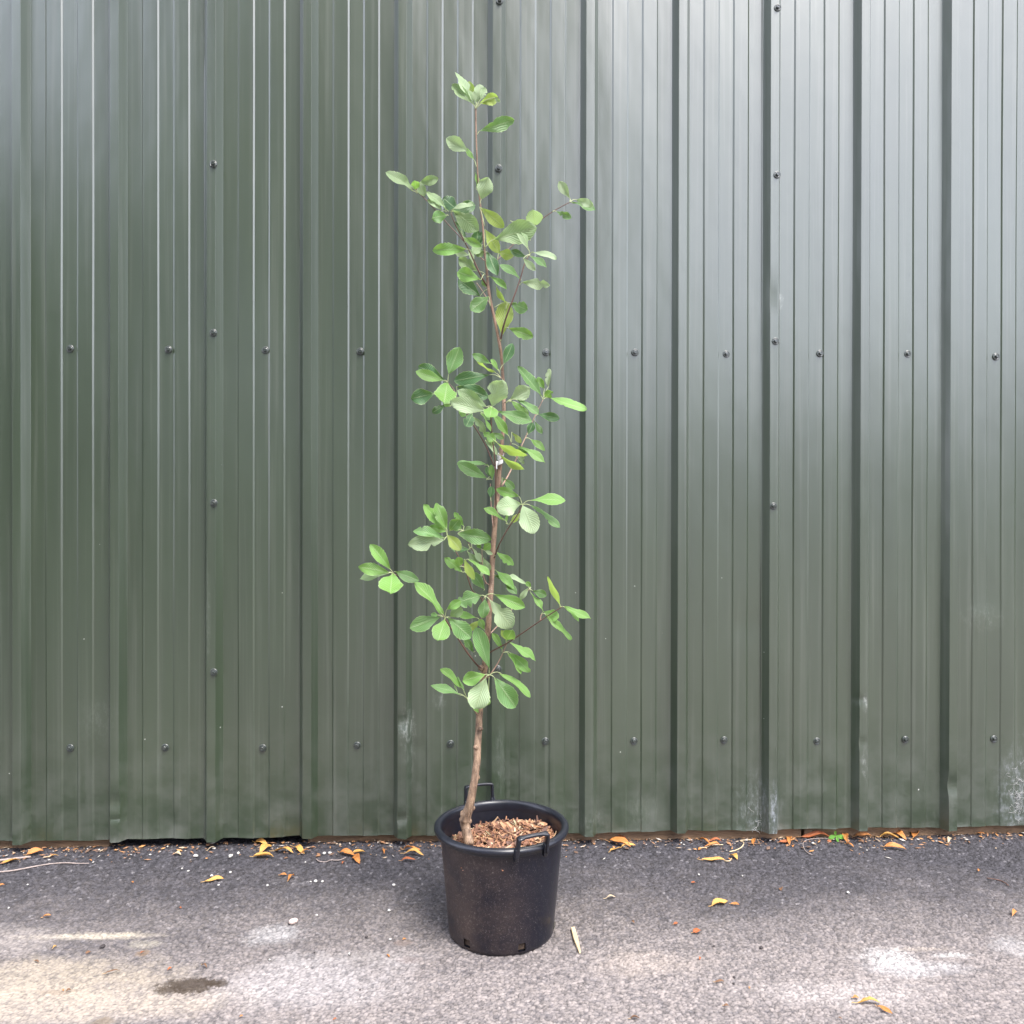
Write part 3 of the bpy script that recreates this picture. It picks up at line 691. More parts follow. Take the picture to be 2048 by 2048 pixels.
def leaf(crop, att, a, b, w, mat='m', dy=0.0, flip=0, pitch=None, bite=None, droop=None, tipdy=None):
    LN[0] += 1; sd_ = LN[0]; r = random.Random(sd_*31)
    c = CR[crop][2]; base = wp(crop, a, dy); sc = scale_at(base.y)
    Lapp = math.hypot(b[0]-a[0], b[1]-a[1])/c/sc; wapp = w*1.04/c/sc
    Lt = max(Lapp, wapp/.66)
    if tipdy is None:
        s = math.sqrt(max(Lt*Lt-Lapp*Lapp, 0)); tipdy = -s if s > 0 else r.uniform(-.25, .1)*Lapp
    tip = wp(crop, b, dy+tipdy)
    ax = tip-base; L = ax.length; ax.normalize()
    Wt = max(wapp, .38*L); ct = min(1, wapp/Wt); roll = math.acos(ct)
    view = (base-CAM).normalized(); n0 = -view; n0 = (n0-ax*n0.dot(ax)).normalized()
    # roll so that the blade's upper side looks to the sky
    cand = [Matrix.Rotation(sg*roll, 3, ax) @ n0 for sg in (1, -1)]
    cand.sort(key=lambda q: -q.z); nn = cand[1] if (mat == 'y' or flip) else cand[0]
    side = nn.cross(ax).normalized()
    if bite is None: bite = r.random() < .33
    dr = (r.uniform(.04, .22) if droop is None else droop)
    flat = wapp > .72*Lapp
    if flat: dr = .05
    Vl, Fc, UV = leaf_grid(L, Wt, seed=sd_, bite=bite, droop=dr, fold=r.uniform(.12, .45)*(1 if ct > .5 else .5)*(.35 if flat else 1), wav=r.uniform(.05, .12), rnd=wapp > .72*Lapp)
    # compensate the droop so the tip still ends where it should
    Rm = Matrix((ax, side, nn)).transposed(); corr = dr*L
    V = [base + Rm @ Vector((v.x/(1-.25*dr), v.y, v.z + corr*(v.x/L))) for v in Vl]
    fm = [0]*len(Fc)
    if att is not None:
        A = wp(crop, att, dy*.9 if dy else 0); d0 = (base-A)
        midp = A.lerp(base, .5) + Vector((0, 0, .12*d0.length))
        n0_ = len(V); path = catmull([A, midp, base, base+ax*L*.12], 3)
        tube(path, interp([.0013, .0011, .0009, .0006], len(path)), 5, True, V, Fc)
        UV += [(.5, .5)]*(len(V)-n0_); fm += [1]*(len(Fc)-len(fm))
    return tree_mesh('leaf', V, Fc, [LM[mat], MPET], fm=fm, uvs=UV)
A_ = lambda *x, **k: leaf('A', *x, **k)
B_ = lambda *x, **k: leaf('B', *x, **k)
C_ = lambda *x, **k: leaf('C', *x, **k)
D_ = lambda *x, **k: leaf('D', *x, **k)
E_ = lambda *x, **k: leaf('E', *x, **k)
T = (817, 376)
A_(T, (806, 350), (655, 95), 62, 'p', .01); A_(T, (800, 345), (632, 190), 80, 'g', -.01, bite=True); A_(T, (825, 330), (762, 165), 62, 'y', .02)
A_(T, (838, 330), (848, 182), 80, 'p', -.01, droop=.3); A_(T, (845, 335), (990, 285), 88, 'y', -.02, droop=.35, flip=0); A_(T, (815, 335), (832, 235), 55, 'y', 0); A_(T, (850, 310), (895, 215), 55, 'p', -.02)
A_(T, (960, 290), (1006, 325), 30, 'p', -.03); A_(T, (822, 340), (800, 240), 34, 'p', -.03)
A_((828, 575), (850, 548), (1116, 462), 105, 'm', -.02, bite=True); A_((822, 825), (806, 775), (735, 680), 36, 'b', -.02); A_(None, (760, 705), (588, 605), 105, 'p', -.03, droop=.05)
A_((835, 1010), (822, 1000), (814, 868), 28, 'b', .01); A_((850, 1110), (860, 1078), (912, 905), 122, 'p', .0)
N1 = (365, 1030)
A_(N1, (345, 1000), (120, 868), 72, 'g', -.05, bite=True); A_(N1, (375, 952), (528, 915), 72, 'g', -.05); A_(N1, (355, 1000), (348, 930), 66, 'b', -.07); A_(N1, (372, 940), (422, 1052), 66, 'g', -.06); A_(N1, (330, 1010), (210, 880), 55, 'p', -.04)
N2 = (1545, 1100)
A_(N2, (1548, 1075), (1460, 938), 70, 'p', .10); A_(N2, (1590, 1078), (1728, 1122), 62, 'p', .09); A_(N2, (1562, 1102), (1742, 1158), 52, 'm', .11)
# crop B
B_((605, 400), (595, 385), (435, 245), 62, 'g', -.06, bite=True); B_((590, 400), (565, 392), (443, 305), 44, 'p', -.06); B_((625, 405), (680, 390), (565, 295), 110, 'd', .02, tipdy=.02)
B_((625, 405), (632, 385), (815, 350), 92, 'd', -.10, droop=.3); B_((625, 405), (640, 392), (840, 548), 130, 'g', -.08); B_((625, 405), (640, 380), (800, 335), 40, 'p', -.115)
B_((735, 637), (655, 470), (738, 592), 54, 'd', -.03); B_((605, 430), (595, 425), (478, 450), 92, 'm', -.08, tipdy=-.02); B_((735, 640), (722, 600), (862, 668), 62, 'b', -.09); B_((760, 692), (742, 690), (482, 698), 94, 'b', -.07, bite=False)
B_((790, 745), (765, 735), (655, 712), 55, 'p', -.03); B_((815, 722), (818, 705), (832, 545), 88, 'd', .03); B_((870, 690), (838, 650), (868, 560), 50, 'd', .02); B_((880, 650), (866, 655), (790, 715), 74, 'g', .01)
B_((885, 510), (845, 362), (1036, 520), 92, 'y', -.03, bite=False); B_((885, 690), (888, 535), (998, 718), 86, 'y', -.02, bite=False); B_((985, 775), (995, 712), (1110, 745), 82, 'y', .02, bite=False)
B_((888, 680), (960, 612), (1288, 520), 175, 'g', -.03, bite=False); B_((1282, 500), (1278, 508), (1262, 388), 128, 'p', .10); B_((1412, 398), (1440, 398), (1557, 447), 54, 'm', .10)
B_((890, 715), (905, 712), (985, 892), 92, 'd', -.02); B_((885, 690), (890, 700), (820, 742), 52, 'g', .01); B_((900, 890), (828, 858), (684, 762), 88, 'g', .0); B_((880, 885), (858, 925), (674, 865), 112, 'b', -.05, bite=False)
B_((905, 1000), (850, 1050), (682, 925), 108, 'd', .02, bite=False); B_((930, 1130), (918, 1055), (778, 1165), 112, 'm', -.02, bite=False); B_((905, 905), (930, 900), (1056, 1000), 48, 'b', -.02)
B_((905, 905), (898, 985), (868, 930), 36, 'b', .01); B_((760, 700), (800, 800), (770, 690), 40, 'p', -.01)
N3 = (1235, 730)
B_(N3, (1228, 700), (1128, 568), 34, 'p', -.06); B_(N3, (1222, 680), (1168, 555), 28, 'g', -.05); B_(N3, (1255, 712), (1442, 765), 48, 'p', -.06, droop=.25); B_(N3, (1235, 740), (1366, 830), 48, 'm', -.07)
B_(N3, (1215, 752), (1085, 700), 54, 'd', -.03); B_(N3, (1185, 762), (1280, 855), 52, 'p', -.08); B_((1163, 935), (1165, 922), (1003, 805), 54, 'm', -.04); B_((1155, 968), (1178, 945), (1392, 970), 82, 'p', -.06, bite=True)
B_((1050, 1150), (1062, 1115), (972, 972), 32, 'y', -.02); B_((1010, 1400), (1018, 1360), (1052, 1092), 138, 'y', -.01, bite=False); B_((960, 1140), (1085, 1105), (1218, 1160), 94, 'm', -.02); B_((1045, 1295), (1072, 1300), (1262, 1368), 88, 'b', -.03, bite=True)
B_((880, 720), (870, 740), (800, 690), 50, 'p', .03); B_((1085, 470), (1240, 620), (1180, 540), 60, 'd', .06)
# crop C
C_((965, 385), (1003, 328), (1088, 130), 100, 'd', -.02, bite=False); C_((965, 400), (872, 322), (698, 232), 80, 'm', -.03); C_((965, 455), (925, 415), (740, 292), 30, 'y', -.02); C_((965, 420), (952, 395), (878, 280), 46, 'b', -.04)
C_((972, 462), (868, 432), (522, 492), 138, 'd', -.03, bite=False); C_((548, 610), (548, 545), (855, 650), 150, 'd', -.05, bite=False)
N4 = (460, 508)
C_(N4, (470, 425), (575, 165), 158, 'm', -.06, bite=False); C_(N4, (420, 490), (150, 400), 104, 'b', -.08, bite=False); C_(N4, (440, 485), (175, 350), 135, 'd', -.04, bite=False)
C_(N4, (335, 612), (106, 665), 148, 'd', -.05, bite=False); C_(N4, (455, 515), (425, 708), 205, 'b', -.07, bite=False); C_((548, 645), (440, 722), (312, 800), 76, 'd', -.04); C_((548, 650), (490, 735), (420, 700), 56, 'b', -.06)
C_((882, 745), (825, 775), (480, 685), 150, 'p', -.12, bite=False); C_((882, 740), (838, 742), (556, 580), 125, 'g', -.09, bite=False); C_((882, 740), (885, 740), (985, 482), 198, 'p', -.10, bite=True); C_((880, 745), (885, 740), (868, 842), 138, 'b', -.13)
C_((882, 745), (945, 790), (1278, 885), 122, 'm', -.12, bite=False); C_((1025, 705), (1062, 672), (1256, 560), 145, 'p', -.03, bite=False); C_((1040, 690), (1075, 685), (1192, 785), 60, 'b', -.05); C_((1040, 690), (1130, 672), (1338, 812), 70, 'm', -.04); C_((1045, 690), (1180, 735), (1240, 822), 44, 'b', -.02)
C_((1072, 1085), (1055, 1030), (905, 828), 84, 'b', -.04, bite=False)
N5 = (1382, 672)
C_(N5, (1362, 640), (1138, 352), 100, 'm', .05); C_(N5, (1395, 570), (1328, 455), 66, 'b', .05); C_(N5, (1432, 552), (1442, 372), 60, 'p', .04, droop=.3); C_(N5, (1395, 660), (1470, 590), 84, 'b', .04); C_(N5, (1430, 652), (1802, 772), 92, 'b', .03, bite=True)
C_((1310, 830), (1335, 815), (1542, 855), 88, 'd', .07, bite=False); C_((1290, 860), (1300, 880), (1372, 1002), 54, 'm', .06); C_((1228, 1008), (1235, 1008), (1288, 893), 78, 'd', .05); C_((1215, 1045), (1252, 1050), (1402, 1165), 64, 'b', .05)
C_((700, 890), (700, 808), (640, 930), 112, 'd', -.09); C_((640, 780), (568, 785), (632, 830), 55, 'b', -.06); C_((705, 880), (715, 842), (825, 992), 76, 'g', -.06, bite=True); C_((880, 850), (780, 800), (882, 985), 28, 'b', -.10)
C_((895, 1050), (800, 985), (925, 1070), 92, 'b', -.10, bite=True); C_((895, 1030), (890, 990), (1005, 1050), 56, 'm', -.05); C_((1078, 1085), (1078, 985), (1172, 1090), 54, 'y', .03); C_((905, 1100), (900, 1062), (1228, 1216), 74, 'y', -.11, bite=True)
C_((1080, 1100), (1140, 1125), (1402, 1277), 74, 'b', .02, bite=False); C_((990, 1200), (990, 1180), (1115, 1140), 58, 'd', .01); C_((1050, 1150), (1105, 1165), (1250, 1165), 64, 'm', .03); C_((930, 1205), (970, 1208), (1198, 1348), 66, 'y', -.08, bite=False)
C_((1100, 1200), (1125, 1205), (1202, 1245), 44, 'p', .04); C_((1110, 1220), (1140, 1245), (1200, 1292), 38, 'p', .05); C_((905, 1180), (822, 1062), (935, 1205), 50, 'p', -.03); C_((905, 1200), (850, 1000), (905, 1120), 60, 'b', -.04)
C_((838, 1449), (838, 1432), (556, 1285), 118, 'm', -.01, bite=False); C_((860, 1330), (850, 1310), (552, 1285), 42, 'm', .01, bite=False); C_((845, 1440), (862, 1420), (838, 1320), 50, 'd', .02); C_((845, 1445), (892, 1445), (878, 1300), 58, 'b', .0); C_((820, 780), (770, 780), (870, 870), 50, 'm', -.07)
# crop D
D_((1128, 268), (1130, 205), (1222, 290), 56, 'm', .01); D_((1048, 380), (1045, 358), (1052, 270), 54, 'd', .01); N6 = (1280, 408)
D_(N6, (1255, 345), (1086, 290), 74, 'b', -.08, bite=False); D_(N6, (1268, 405), (1092, 425), 138, 'p', -.09); D_(N6, (1285, 415), (1372, 620), 148, 'p', -.09, bite=False); D_(N6, (1335, 375), (1603, 372), 82, 'b', -.08, bite=False); D_(N6, (1340, 412), (1558, 578), 54, 'm', -.06, bite=True)
D_((1175, 555), (1148, 520), (992, 432), 48, 'b', -.06); D_((1180, 555), (1262, 470), (1200, 540), 46, 'y', -.05); D_((1175, 555), (1160, 548), (1170, 480), 22, 'b', -.05); D_((1075, 790), (1088, 758), (1217, 857), 64, 'b', -.01)
N7 = (724, 642)
D_(N7, (722, 600), (640, 392), 92, 'b', -.09, bite=True); D_(N7, (705, 590), (546, 405), 84, 'b', -.08, bite=True); D_(N7, (722, 605), (585, 572), 66, 'b', -.06); D_((842, 600), (738, 602), (812, 515), 84, 'm', .0); D_((842, 600), (846, 568), (775, 462), 48, 'b', .02)
D_((842, 600), (735, 560), (830, 580), 60, 'm', .01); D_(N7, (708, 655), (468, 600), 74, 'm', -.08, bite=True); D_(N7, (698, 668), (430, 705), 118, 'p', -.09, bite=True); D_(N7, (722, 632), (825, 745), 84, 'y', -.12, bite=False); D_((842, 600), (800, 622), (1052, 662), 112, 'm', -.03, bite=False)
D_((842, 600), (845, 600), (898, 572), 34, 'g', .02); D_((880, 700), (892, 740), (748, 735), 50, 'd', .03); D_((900, 720), (872, 752), (955, 860), 54, 'g', .02, bite=True); D_((900, 700), (905, 725), (980, 835), 44, 'p', .0)
D_((860, 910), (838, 908), (702, 800), 68, 'b', -.08, bite=True); D_((845, 870), (815, 865), (805, 795), 64, 'b', -.09); D_((860, 850), (850, 812), (925, 965), 58, 'y', -.10, bite=False); D_((850, 830), (878, 812), (1036, 938), 44, 'b', -.07); D_((995, 1045), (1000, 1035), (900, 905), 76, 'm', -.05, bite=False)
N8 = (982, 742)
D_(N8, (990, 738), (1045, 700), 60, 'b', -.03); D_(N8, (975, 735), (945, 695), 34, 'b', -.03); D_(N8, (1000, 748), (1060, 775), 30, 'p', -.03); D_((985, 850), (992, 800), (1035, 905), 56, 'g', .0)
D_((985, 960), (975, 950), (985, 900), 24, 'p', -.02); D_((1070, 900), (1080, 890), (1228, 1038), 62, 'b', .01, bite=False); D_((1065, 930), (1080, 930), (1242, 1072), 52, 'm', .02)
N9 = (1335, 1035)
D_(N9, (1310, 1000), (1168, 933), 38, 'p', .09); D_(N9, (1345, 1020), (1308, 978), 36, 'b', .08); D_(N9, (1355, 1045), (1462, 1082), 62, 'm', .08); D_(N9, (1330, 1020), (1262, 1112), 42, 'p', .08); E_((1335, 220), (1340, 240), (1435, 385), 38, 'b', .08)
N10 = (318, 918)
D_(N10, (302, 890), (150, 700), 88, 'b', -.13, bite=False); D_(N10, (288, 908), (60, 868), 92, 'b', -.14, bite=False); D_(N10, (285, 915), (75, 960), 64, 'g', -.12, bite=False); D_(N10, (312, 920), (298, 1072), 172, 'b', -.14, bite=False); D_(N10, (338, 905), (514, 972), 80, 'm', -.13, bite=False)
E_((1572, 350), (1568, 348), (1470, 122), 44, 'y', -.14, bite=False)
# crop E
E_((700, 425), (690, 405), (480, 160), 78, 'b', -.12, bite=False); N11 = (705, 430)
E_(N11, (672, 422), (444, 508), 112, 'm', -.11, bite=False); E_(N11, (655, 410), (600, 405), 36, 'm', -.08); E_(N11, (705, 442), (655, 600), 132, 'b', -.12, bite=False); E_(N11, (728, 430), (900, 580), 128, 'm', -.11, bite=False); E_(N11, (718, 370), (825, 300), 66, 'b', -.09)
E_(N11, (745, 425), (830, 350), 84, 'g', -.07); E_((958, 440), (940, 430), (783, 395), 56, 'b', -.05); N12 = (1000, 270)
E_(N12, (980, 262), (800, 315), 122, 'm', -.07, bite=True); E_(N12, (1005, 290), (985, 434), 84, 'm', -.07); E_(N12, (1035, 292), (1205, 505), 145, 'p', -.08, bite=True); E_(N12, (1065, 252), (1302, 352), 94, 'b', -.06, bite=False)
E_((965, 440), (1000, 522), (960, 440), 52, 'b', -.04); E_((965, 440), (965, 450), (876, 528), 52, 'y', -.03); E_((1033, 845), (1033, 802), (935, 500), 112, 'm', -.05, bite=False, droop=.1); E_((930, 680), (918, 685), (852, 580), 58, 'm', -.02)
E_((1572, 350), (1592, 350), (1788, 438), 52, 'b', -.14, bite=False); E_((1572, 350), (1602, 355), (1702, 458), 30, 'b', -.13, bite=False); E_((1422, 402), (1442, 385), (1550, 432), 88, 'b', -.11); E_((1422, 402), (1455, 405), (1642, 594), 48, 'b', -.13, bite=False)
E_((1160, 610), (1158, 600), (1205, 518), 96, 'b', -.04); E_((1130, 680), (1132, 668), (1058, 542), 50, 'b', -.02); E_((1160, 615), (1180, 608), (1378, 752), 62, 'b', -.05, bite=True); E_((1160, 600), (1160, 590), (1125, 520), 40, 'y', -.03)
N13 = (1135, 690)
E_(N13, (1172, 690), (1267, 852), 38, 'b', -.04, bite=False); E_(N13, (1185, 685), (1340, 832), 82, 'b', -.03, bite=True); N14 = (1033, 855)
E_(N14, (1008, 850), (836, 900), 104, 'b', -.06); E_(N14, (1012, 868), (928, 1108), 162, 'p', -.08, bite=False); E_(N14, (1068, 868), (1232, 1095), 138, 'm', -.06, bite=False); E_(N14, (1108, 835), (1342, 1018), 54, 'b', -.04, bite=False); E_(N14, (1030, 1005), (1015, 1082), 50, 'b', -.02); E_((925, 1120), (898, 1060), (955, 1135), 32, 'b', -.03)
N15 = (868, 1028)
E_(N15, (832, 952), (672, 808), 58, 'b', -.04, bite=False); E_(N15, (815, 1002), (598, 932), 58, 'm', -.05, bite=False); E_(N15, (850, 990), (797, 868), 14, 'm', -.03, bite=False); E_(N15, (800, 990), (775, 930), 12, 'p', -.04, bite=False)

# white tie round the trunk
a0 = wp('C', (972, 1205), -.006); a1 = wp('C', (966, 1300), -.006); V, Fc = [], []
ax = (a1-a0).normalized(); n = 20
for i, s in enumerate((0, .25, .5, .75, 1)):
    c = a0.lerp(a1, s); rx = .0080+.0015*math.sin(s*9)
    for k in range(n):
        th = 2*math.pi*k/n; V.append(c+Vector((math.cos(th)*rx, math.sin(th)*rx, .004*math.cos(th))))
for i in range(4):
    for k in range(n): Fc.append((i*n+k, i*n+(k+1) % n, (i+1)*n+(k+1) % n, (i+1)*n+k))
tl = [wp('C', (940, 1270), -.01), wp('C', (925, 1320), -.014), wp('C', (930, 1345), -.014)]
path = catmull(tl, 3); tube(path, [.004]*len(path), 6, True, V, Fc)
tube(catmull([wp('C', (985, 1175), -.008), wp('C', (950, 1200), -.011), wp('C', (945, 1225), -.010)], 3), [.0025]*7, 6, True, V, Fc)
tie = mesh_obj('plant_tie', V, Fc, MTAPE); tag(tie, 'white plastic tie wrapped around the middle of the young trunk', 'plant tie')

# ------------------------------------------------------------------ fallen leaves, stones and sticks
def dead_leaf(u, v, Lpx, ang, mat, label, wr=.45, curl=1.0, group=None, cat='leaf', name='fallen_leaf', stem=True, lift=0.0, wallz=None):
    sd_ = int(u*7+v*13); r = random.Random(sd_); g = on_ground(u, v); Z = (g-CAM).dot(FW); L = Lpx*1.06*Z/F; wr = wr*r.uniform(.8, 1.2)
    a = math.radians(ang); dirx = math.cos(a); diry = math.sin(a)   # picture angle -> ground heading, foreshortening undone
    fs = CAM.z/Z; h = Vector((dirx, diry/max(fs, .3)*.75, 0)); L *= max(1, h.length**.5); h.normalize()
    rows, cols = 8, 4; V, Fc, UV = [], [], []; side = Vector((-h.y, h.x, 0)); base = Vector((g.x, g.y, gz(g.x, g.y)+.004+lift)) - h*L*.5
    ph = r.uniform(0, 6); roll = r.uniform(-.5, .5); arch = r.uniform(.06, .2)*curl; cup = r.uniform(.8, 2.0)*curl; tw = r.uniform(-1.2, 1.2)*curl
    for i in range(rows+1):
        s = i/rows; w = L*wr*(math.sin(math.pi*s**.9)**.8+.02) if s < 1 else L*wr*.02
        for k in range(cols+1):
            t = k/cols*2-1; th = t*cup*.75; rad = w*.5/max(cup*.75, .2)
            yy = math.sin(th)*rad; zz = (1-math.cos(th))*rad
            q = roll + tw*(s-.5); y2 = yy*math.cos(q)-zz*math.sin(q); z2 = yy*math.sin(q)+zz*math.cos(q)
            zc = arch*L*math.sin(math.pi*s) + .04*L*math.sin(s*7+ph)
            jj = (1+r.uniform(-.28, .12)*(abs(t) > .9))
            V.append(Vector((s*L, y2*jj, z2+zc))); UV.append((k/cols, s))
    for i in range(rows):
        for k in range(cols):
            q = i*(cols+1)+k; Fc.append((q, q+1, q+cols+2, q+cols+1))
    if stem:
        n0 = len(V); tube(catmull([(0.1*L, 0, arch*L*.2), (0, 0, 0), (-.18*L, r.uniform(-.1, .1)*L, .02*L)], 3), [.0010]*7, 4, True, V, Fc)
        UV += [(.5, .5)]*(len(V)-n0)
    mn = min(p.z for p in V)
    Rm = Matrix((h, side, Vector((0, 0, 1)))).transposed()
    V = [Rm @ Vector((p.x-L*.5, p.y, p.z-mn)) for p in V]
    o = mesh_obj(name, V, Fc, DL[mat], uvs=UV); o.location = base+h*L*.5
    sdf = o.modifiers.new('t', 'SOLIDIFY'); sdf.thickness = .0005
    return tag(o, label, cat, group)
G = lambda x, y: (x/2.3, 1620+y/2.3)
H = lambda x, y: (1200+x/2.278, 1620+y/2.278)
gl = 'fallen leaves along the foot of the wall'
dl = [  # left part (crop G px)
 (G, 1200, 165, 70, -12, 'y', .5, 'golden curled leaf topmost in the stack of three left of the sixth-part of the wall, by the dark gap end'),
 (G, 1222, 195, 75, 60, 'y', .3, 'narrow upright golden leaf in the middle of the pile of three'),
 (G, 1212, 228, 92, -4, 'y', .42, 'golden leaf lying lowest in the pile of three left of the pot'),
 (G, 1305, 206, 92, -8, 'y', .4, 'golden leaf beside the white pebble, just right of the pile of three'),
 (G, 1375, 198, 85, -32, 'y', .35, 'twisted golden leaf crossing another, under the rib left of the pot'),
 (G, 1405, 208, 50, 20, 'o', .4, 'orange leaf crossed over by the twisted golden one'),
 (G, 1598, 215, 82, -18, 'o', .4, 'orange leaf with a thin curled stem at its left end'),
 (G, 1640, 238, 72, -50, 'o', .4, 'pointed orange leaf slanting down to the right below the forked pair'),
 (G, 1650, 209, 56, 8, 'y', .5, 'bright golden leaf at the right end of the forked pair left of the pot'),
 (G, 1765, 200, 42, -70, 'o', .25, 'small orange leaf sliver standing on edge between the pile and the pot'),
 (G, 1895, 194, 78, -8, 'o', .45, 'orange leaf touching the left flank of the pot, uppermost there'),
 (G, 1905, 214, 90, -8, 'y', .28, 'flat golden leaf running in behind the left flank of the pot'),
 (G, 1880, 240, 64, 2, 'r', .3, 'rust-red leaf lowest of those by the left flank of the pot'),
 (G, 162, 206, 62, 18, 'o', .6, 'orange leaf at the tip of the thick pale stick at far left'),
 (G, 248, 218, 36, 15, 'y', .3, 'small golden leaf right of the thick pale stick'),
 (G, 50, 246, 70, 14, 'y', .5, 'yellow curled leaf lying against the thick pale stick'),
 (G, 985, 332, 80, 12, 'y', .35, 'rolled golden leaf alone on the asphalt left of centre, beside a white pebble'),
 (G, 1340, 324, 42, 60, 'o', .5, 'small orange leaf standing up, away from the wall, left of the pot'),
 (G, 1303, 310, 32, 0, 'o', .5, 'small orange leaf scrap left of the one standing up'),
 (G, 817, 213, 36, -12, 'p', .6, 'pale leaf scrap under the third rib from the left'),
 (G, 215, 498, 32, 20, 'o', .5, 'small orange leaf alone on the pale dusty asphalt at left'),
 (G, 5, 356, 26, 20, 'o', .5, 'small orange leaf cut by the left edge of the photo'),
 (G, 940, 724, 36, -30, 'n', .5, 'small brown leaf above the brown soil stain'),
 (G, 518, 754, 60, 10, 'n', .2, 'narrow brown leaf left of the brown soil stain'),
 (G, 170, 706, 30, -30, 'n', .3, 'tiny brown leaf on the sandy patch at lower left'),
 (G, 252, 638, 18, 60, 'y', .5, 'tiny yellow leaf below the sandy streak at left'),
 (G, 975, 190, 36, 25, 'p', .4, 'pale leaf scrap by the wall under the third rib'),
 # right part
 (H, 82, 128, 78, -25, 'r', .55, 'rust-red curled leaf against the wall, nearest the pot on its right'),
 (H, 90, 158, 100, -25, 'o', .4, 'orange leaf under the rust-red one right of the pot'),
 (H, 70, 184, 60, 18, 'y', .35, 'pale golden leaf lowest in the cluster right of the pot'),
 (H, 130, 168, 66, 5, 'y', .35, 'golden pointed leaf at the right end of the cluster nearest the pot'),
 (H, 210, 122, 70, 25, 'n', .3, 'brown curved leaf by the sill between the cluster and the next rib'),
 (H, 482, 152, 70, -45, 'o', .3, 'orange leaf bent like a boat in the second cluster right of the pot'),
 (H, 512, 168, 80, 8, 'o', .25, 'thin orange leaf crossing the boat-shaped one'),
 (H, 525, 145, 60, -5, 'r', .25, 'small rust leaf at the top of the second cluster right of the pot'),
 (H, 700, 145, 52, 55, 'o', .45, 'orange hooked leaf left of the lapped rib with the dusty foot'),
 (H, 518, 231, 104, -4, 'y', .22, 'long rolled golden leaf lying level, furthest out from the wall on the right'),
 (H, 610, 216, 38, -55, 'y', .55, 'small oval golden leaf at the right end of the long rolled one'),
 (H, 660, 119, 44, -12, 'o', .5, 'orange leaf tucked in beside the grey stone at the wall'),
 (H, 862, 140, 70, 60, 'o', .35, 'orange leaf standing on its tip left of the green seedling'),
 (H, 842, 148, 50, -5, 'r', .5, 'rust leaf scrap at the foot of the standing leaf left of the seedling'),
 (H, 985, 126, 130, -3, 'r', .22, 'long rust-brown leaf lying behind the thin curved stem'),
 (H, 1118, 132, 72, 62, 'o', .4, 'orange leaf standing up just right of the green seedling'),
 (H, 1138, 162, 34, -40, 'o', .6, 'small crumpled orange leaf below the one right of the seedling'),
 (H, 1200, 120, 74, -2, 'o', .4, 'flat orange leaf half way between seedling and the dented rib'),
 (H, 1250, 108, 78, -18, 'o', .3, 'slim orange leaf behind the spread ones right of the seedling'),
 (H, 1318, 126, 84, -5, 'y', .4, 'golden leaf with a straight left end before the dented rib'),
 (H, 1360, 120, 64, -50, 'o', .4, 'orange leaf slanting down at the foot of the dented rib'),
 (H, 1437, 116, 56, 30, 'o', .85, 'broad squarish orange leaf with an upturned stalk at right'),
 (H, 1345, 176, 84, -14, 'o', .4, 'orange leaf lying out on the asphalt below the group at right'),
 (H, 1725, 95, 52, -8, 'o', .35, 'thin orange leaf on the sill near the right edge'),
 (H, 1735, 111, 32, -10, 'o', .5, 'small orange scrap just below the thin leaf near the right edge'),
 (H, 1815, 101, 86, -4, 'o', .4, 'arched orange leaf nearest the right edge of the photo'),
 (H, 545, 432, 90, 18, 'y', .4, 'pointed golden leaf alone on open asphalt right of the pot'),
 (H, 615, 436, 36, -10, 'o', .6, 'small orange leaf next to the pointed golden one on open asphalt'),
 (H, 1888, 475, 54, 30, 'o', .5, 'orange leaf with a raised stalk at the right edge, mid way down'),
 (H, 442, 567, 42, 12, 'r', .6, 'bright rust-red leaf scrap right of the pot, well out from the wall'),
 (H, 345, 530, 22, 10, 'r', .6, 'tiny red-brown scrap up and left of the bright rust one'),
 (H, 1222, 886, 108, 2, 'y', .35, 'arched golden leaf at the bottom right of the photo'),
 (H, 1297, 920, 66, -50, 'o', .3, 'thin orange leaf trailing from the arched golden leaf'),
 (H, 1165, 862, 28, 0, 'o', .6, 'small orange bud scale left of the arched golden leaf'),
 (H, 48, 408, 50, 12, 'p', .25, 'pale thin leaf roll just right of the pot, mid height'),
 (H, 545, 797, 42, 0, 'n', .3, 'thin brown leaf in front, right of the wooden sliver'),
 (H, 575, 905, 24, -10, 'n', .5, 'small dark brown leaf scrap in the foreground right of centre'),
 (H, 160, 966, 44, 0, 'n', .6, 'brown leaf clump cut by the bottom edge, right of the pot'),
 (H, 1592, 140, 60, 32, 'p', .25, 'pale wispy leaf skeleton between the squarish leaf and the right edge')]
dl[0] = dl[0][:7] + ('golden curled leaf topmost in the pile of three under the fourth rib from the left',)
for (fn, x, y, L, ang, m, wr, lab) in dl:
    u, v = fn(x, y); dead_leaf(u, v, L/2.29, ang, m, lab, wr, curl=.9, group=gl if y < 250 else 'stray leaves out on the asphalt')
crumbs = [(G, 1580, 250), (G, 1315, 232), (G, 415, 238), (G, 610, 338), (G, 405, 662), (G, 655, 660), (G, 290, 836), (G, 315, 838), (G, 1785, 676), (H, 590, 225), (H, 425, 334), (H, 825, 364), (H, 880, 165), (H, 455, 180), (H, 150, 522), (H, 455, 690), (H, 1725, 278), (H, 1095, 957), (G, 1860, 600), (G, 780, 735), (H, 1045, 143), (H, 1190, 145), (G, 1110, 950), (G, 1540, 965), (G, 830, 455), (H, 680, 820), (G, 1440, 182)]
CR_, PB_, DC_ = [], [], []
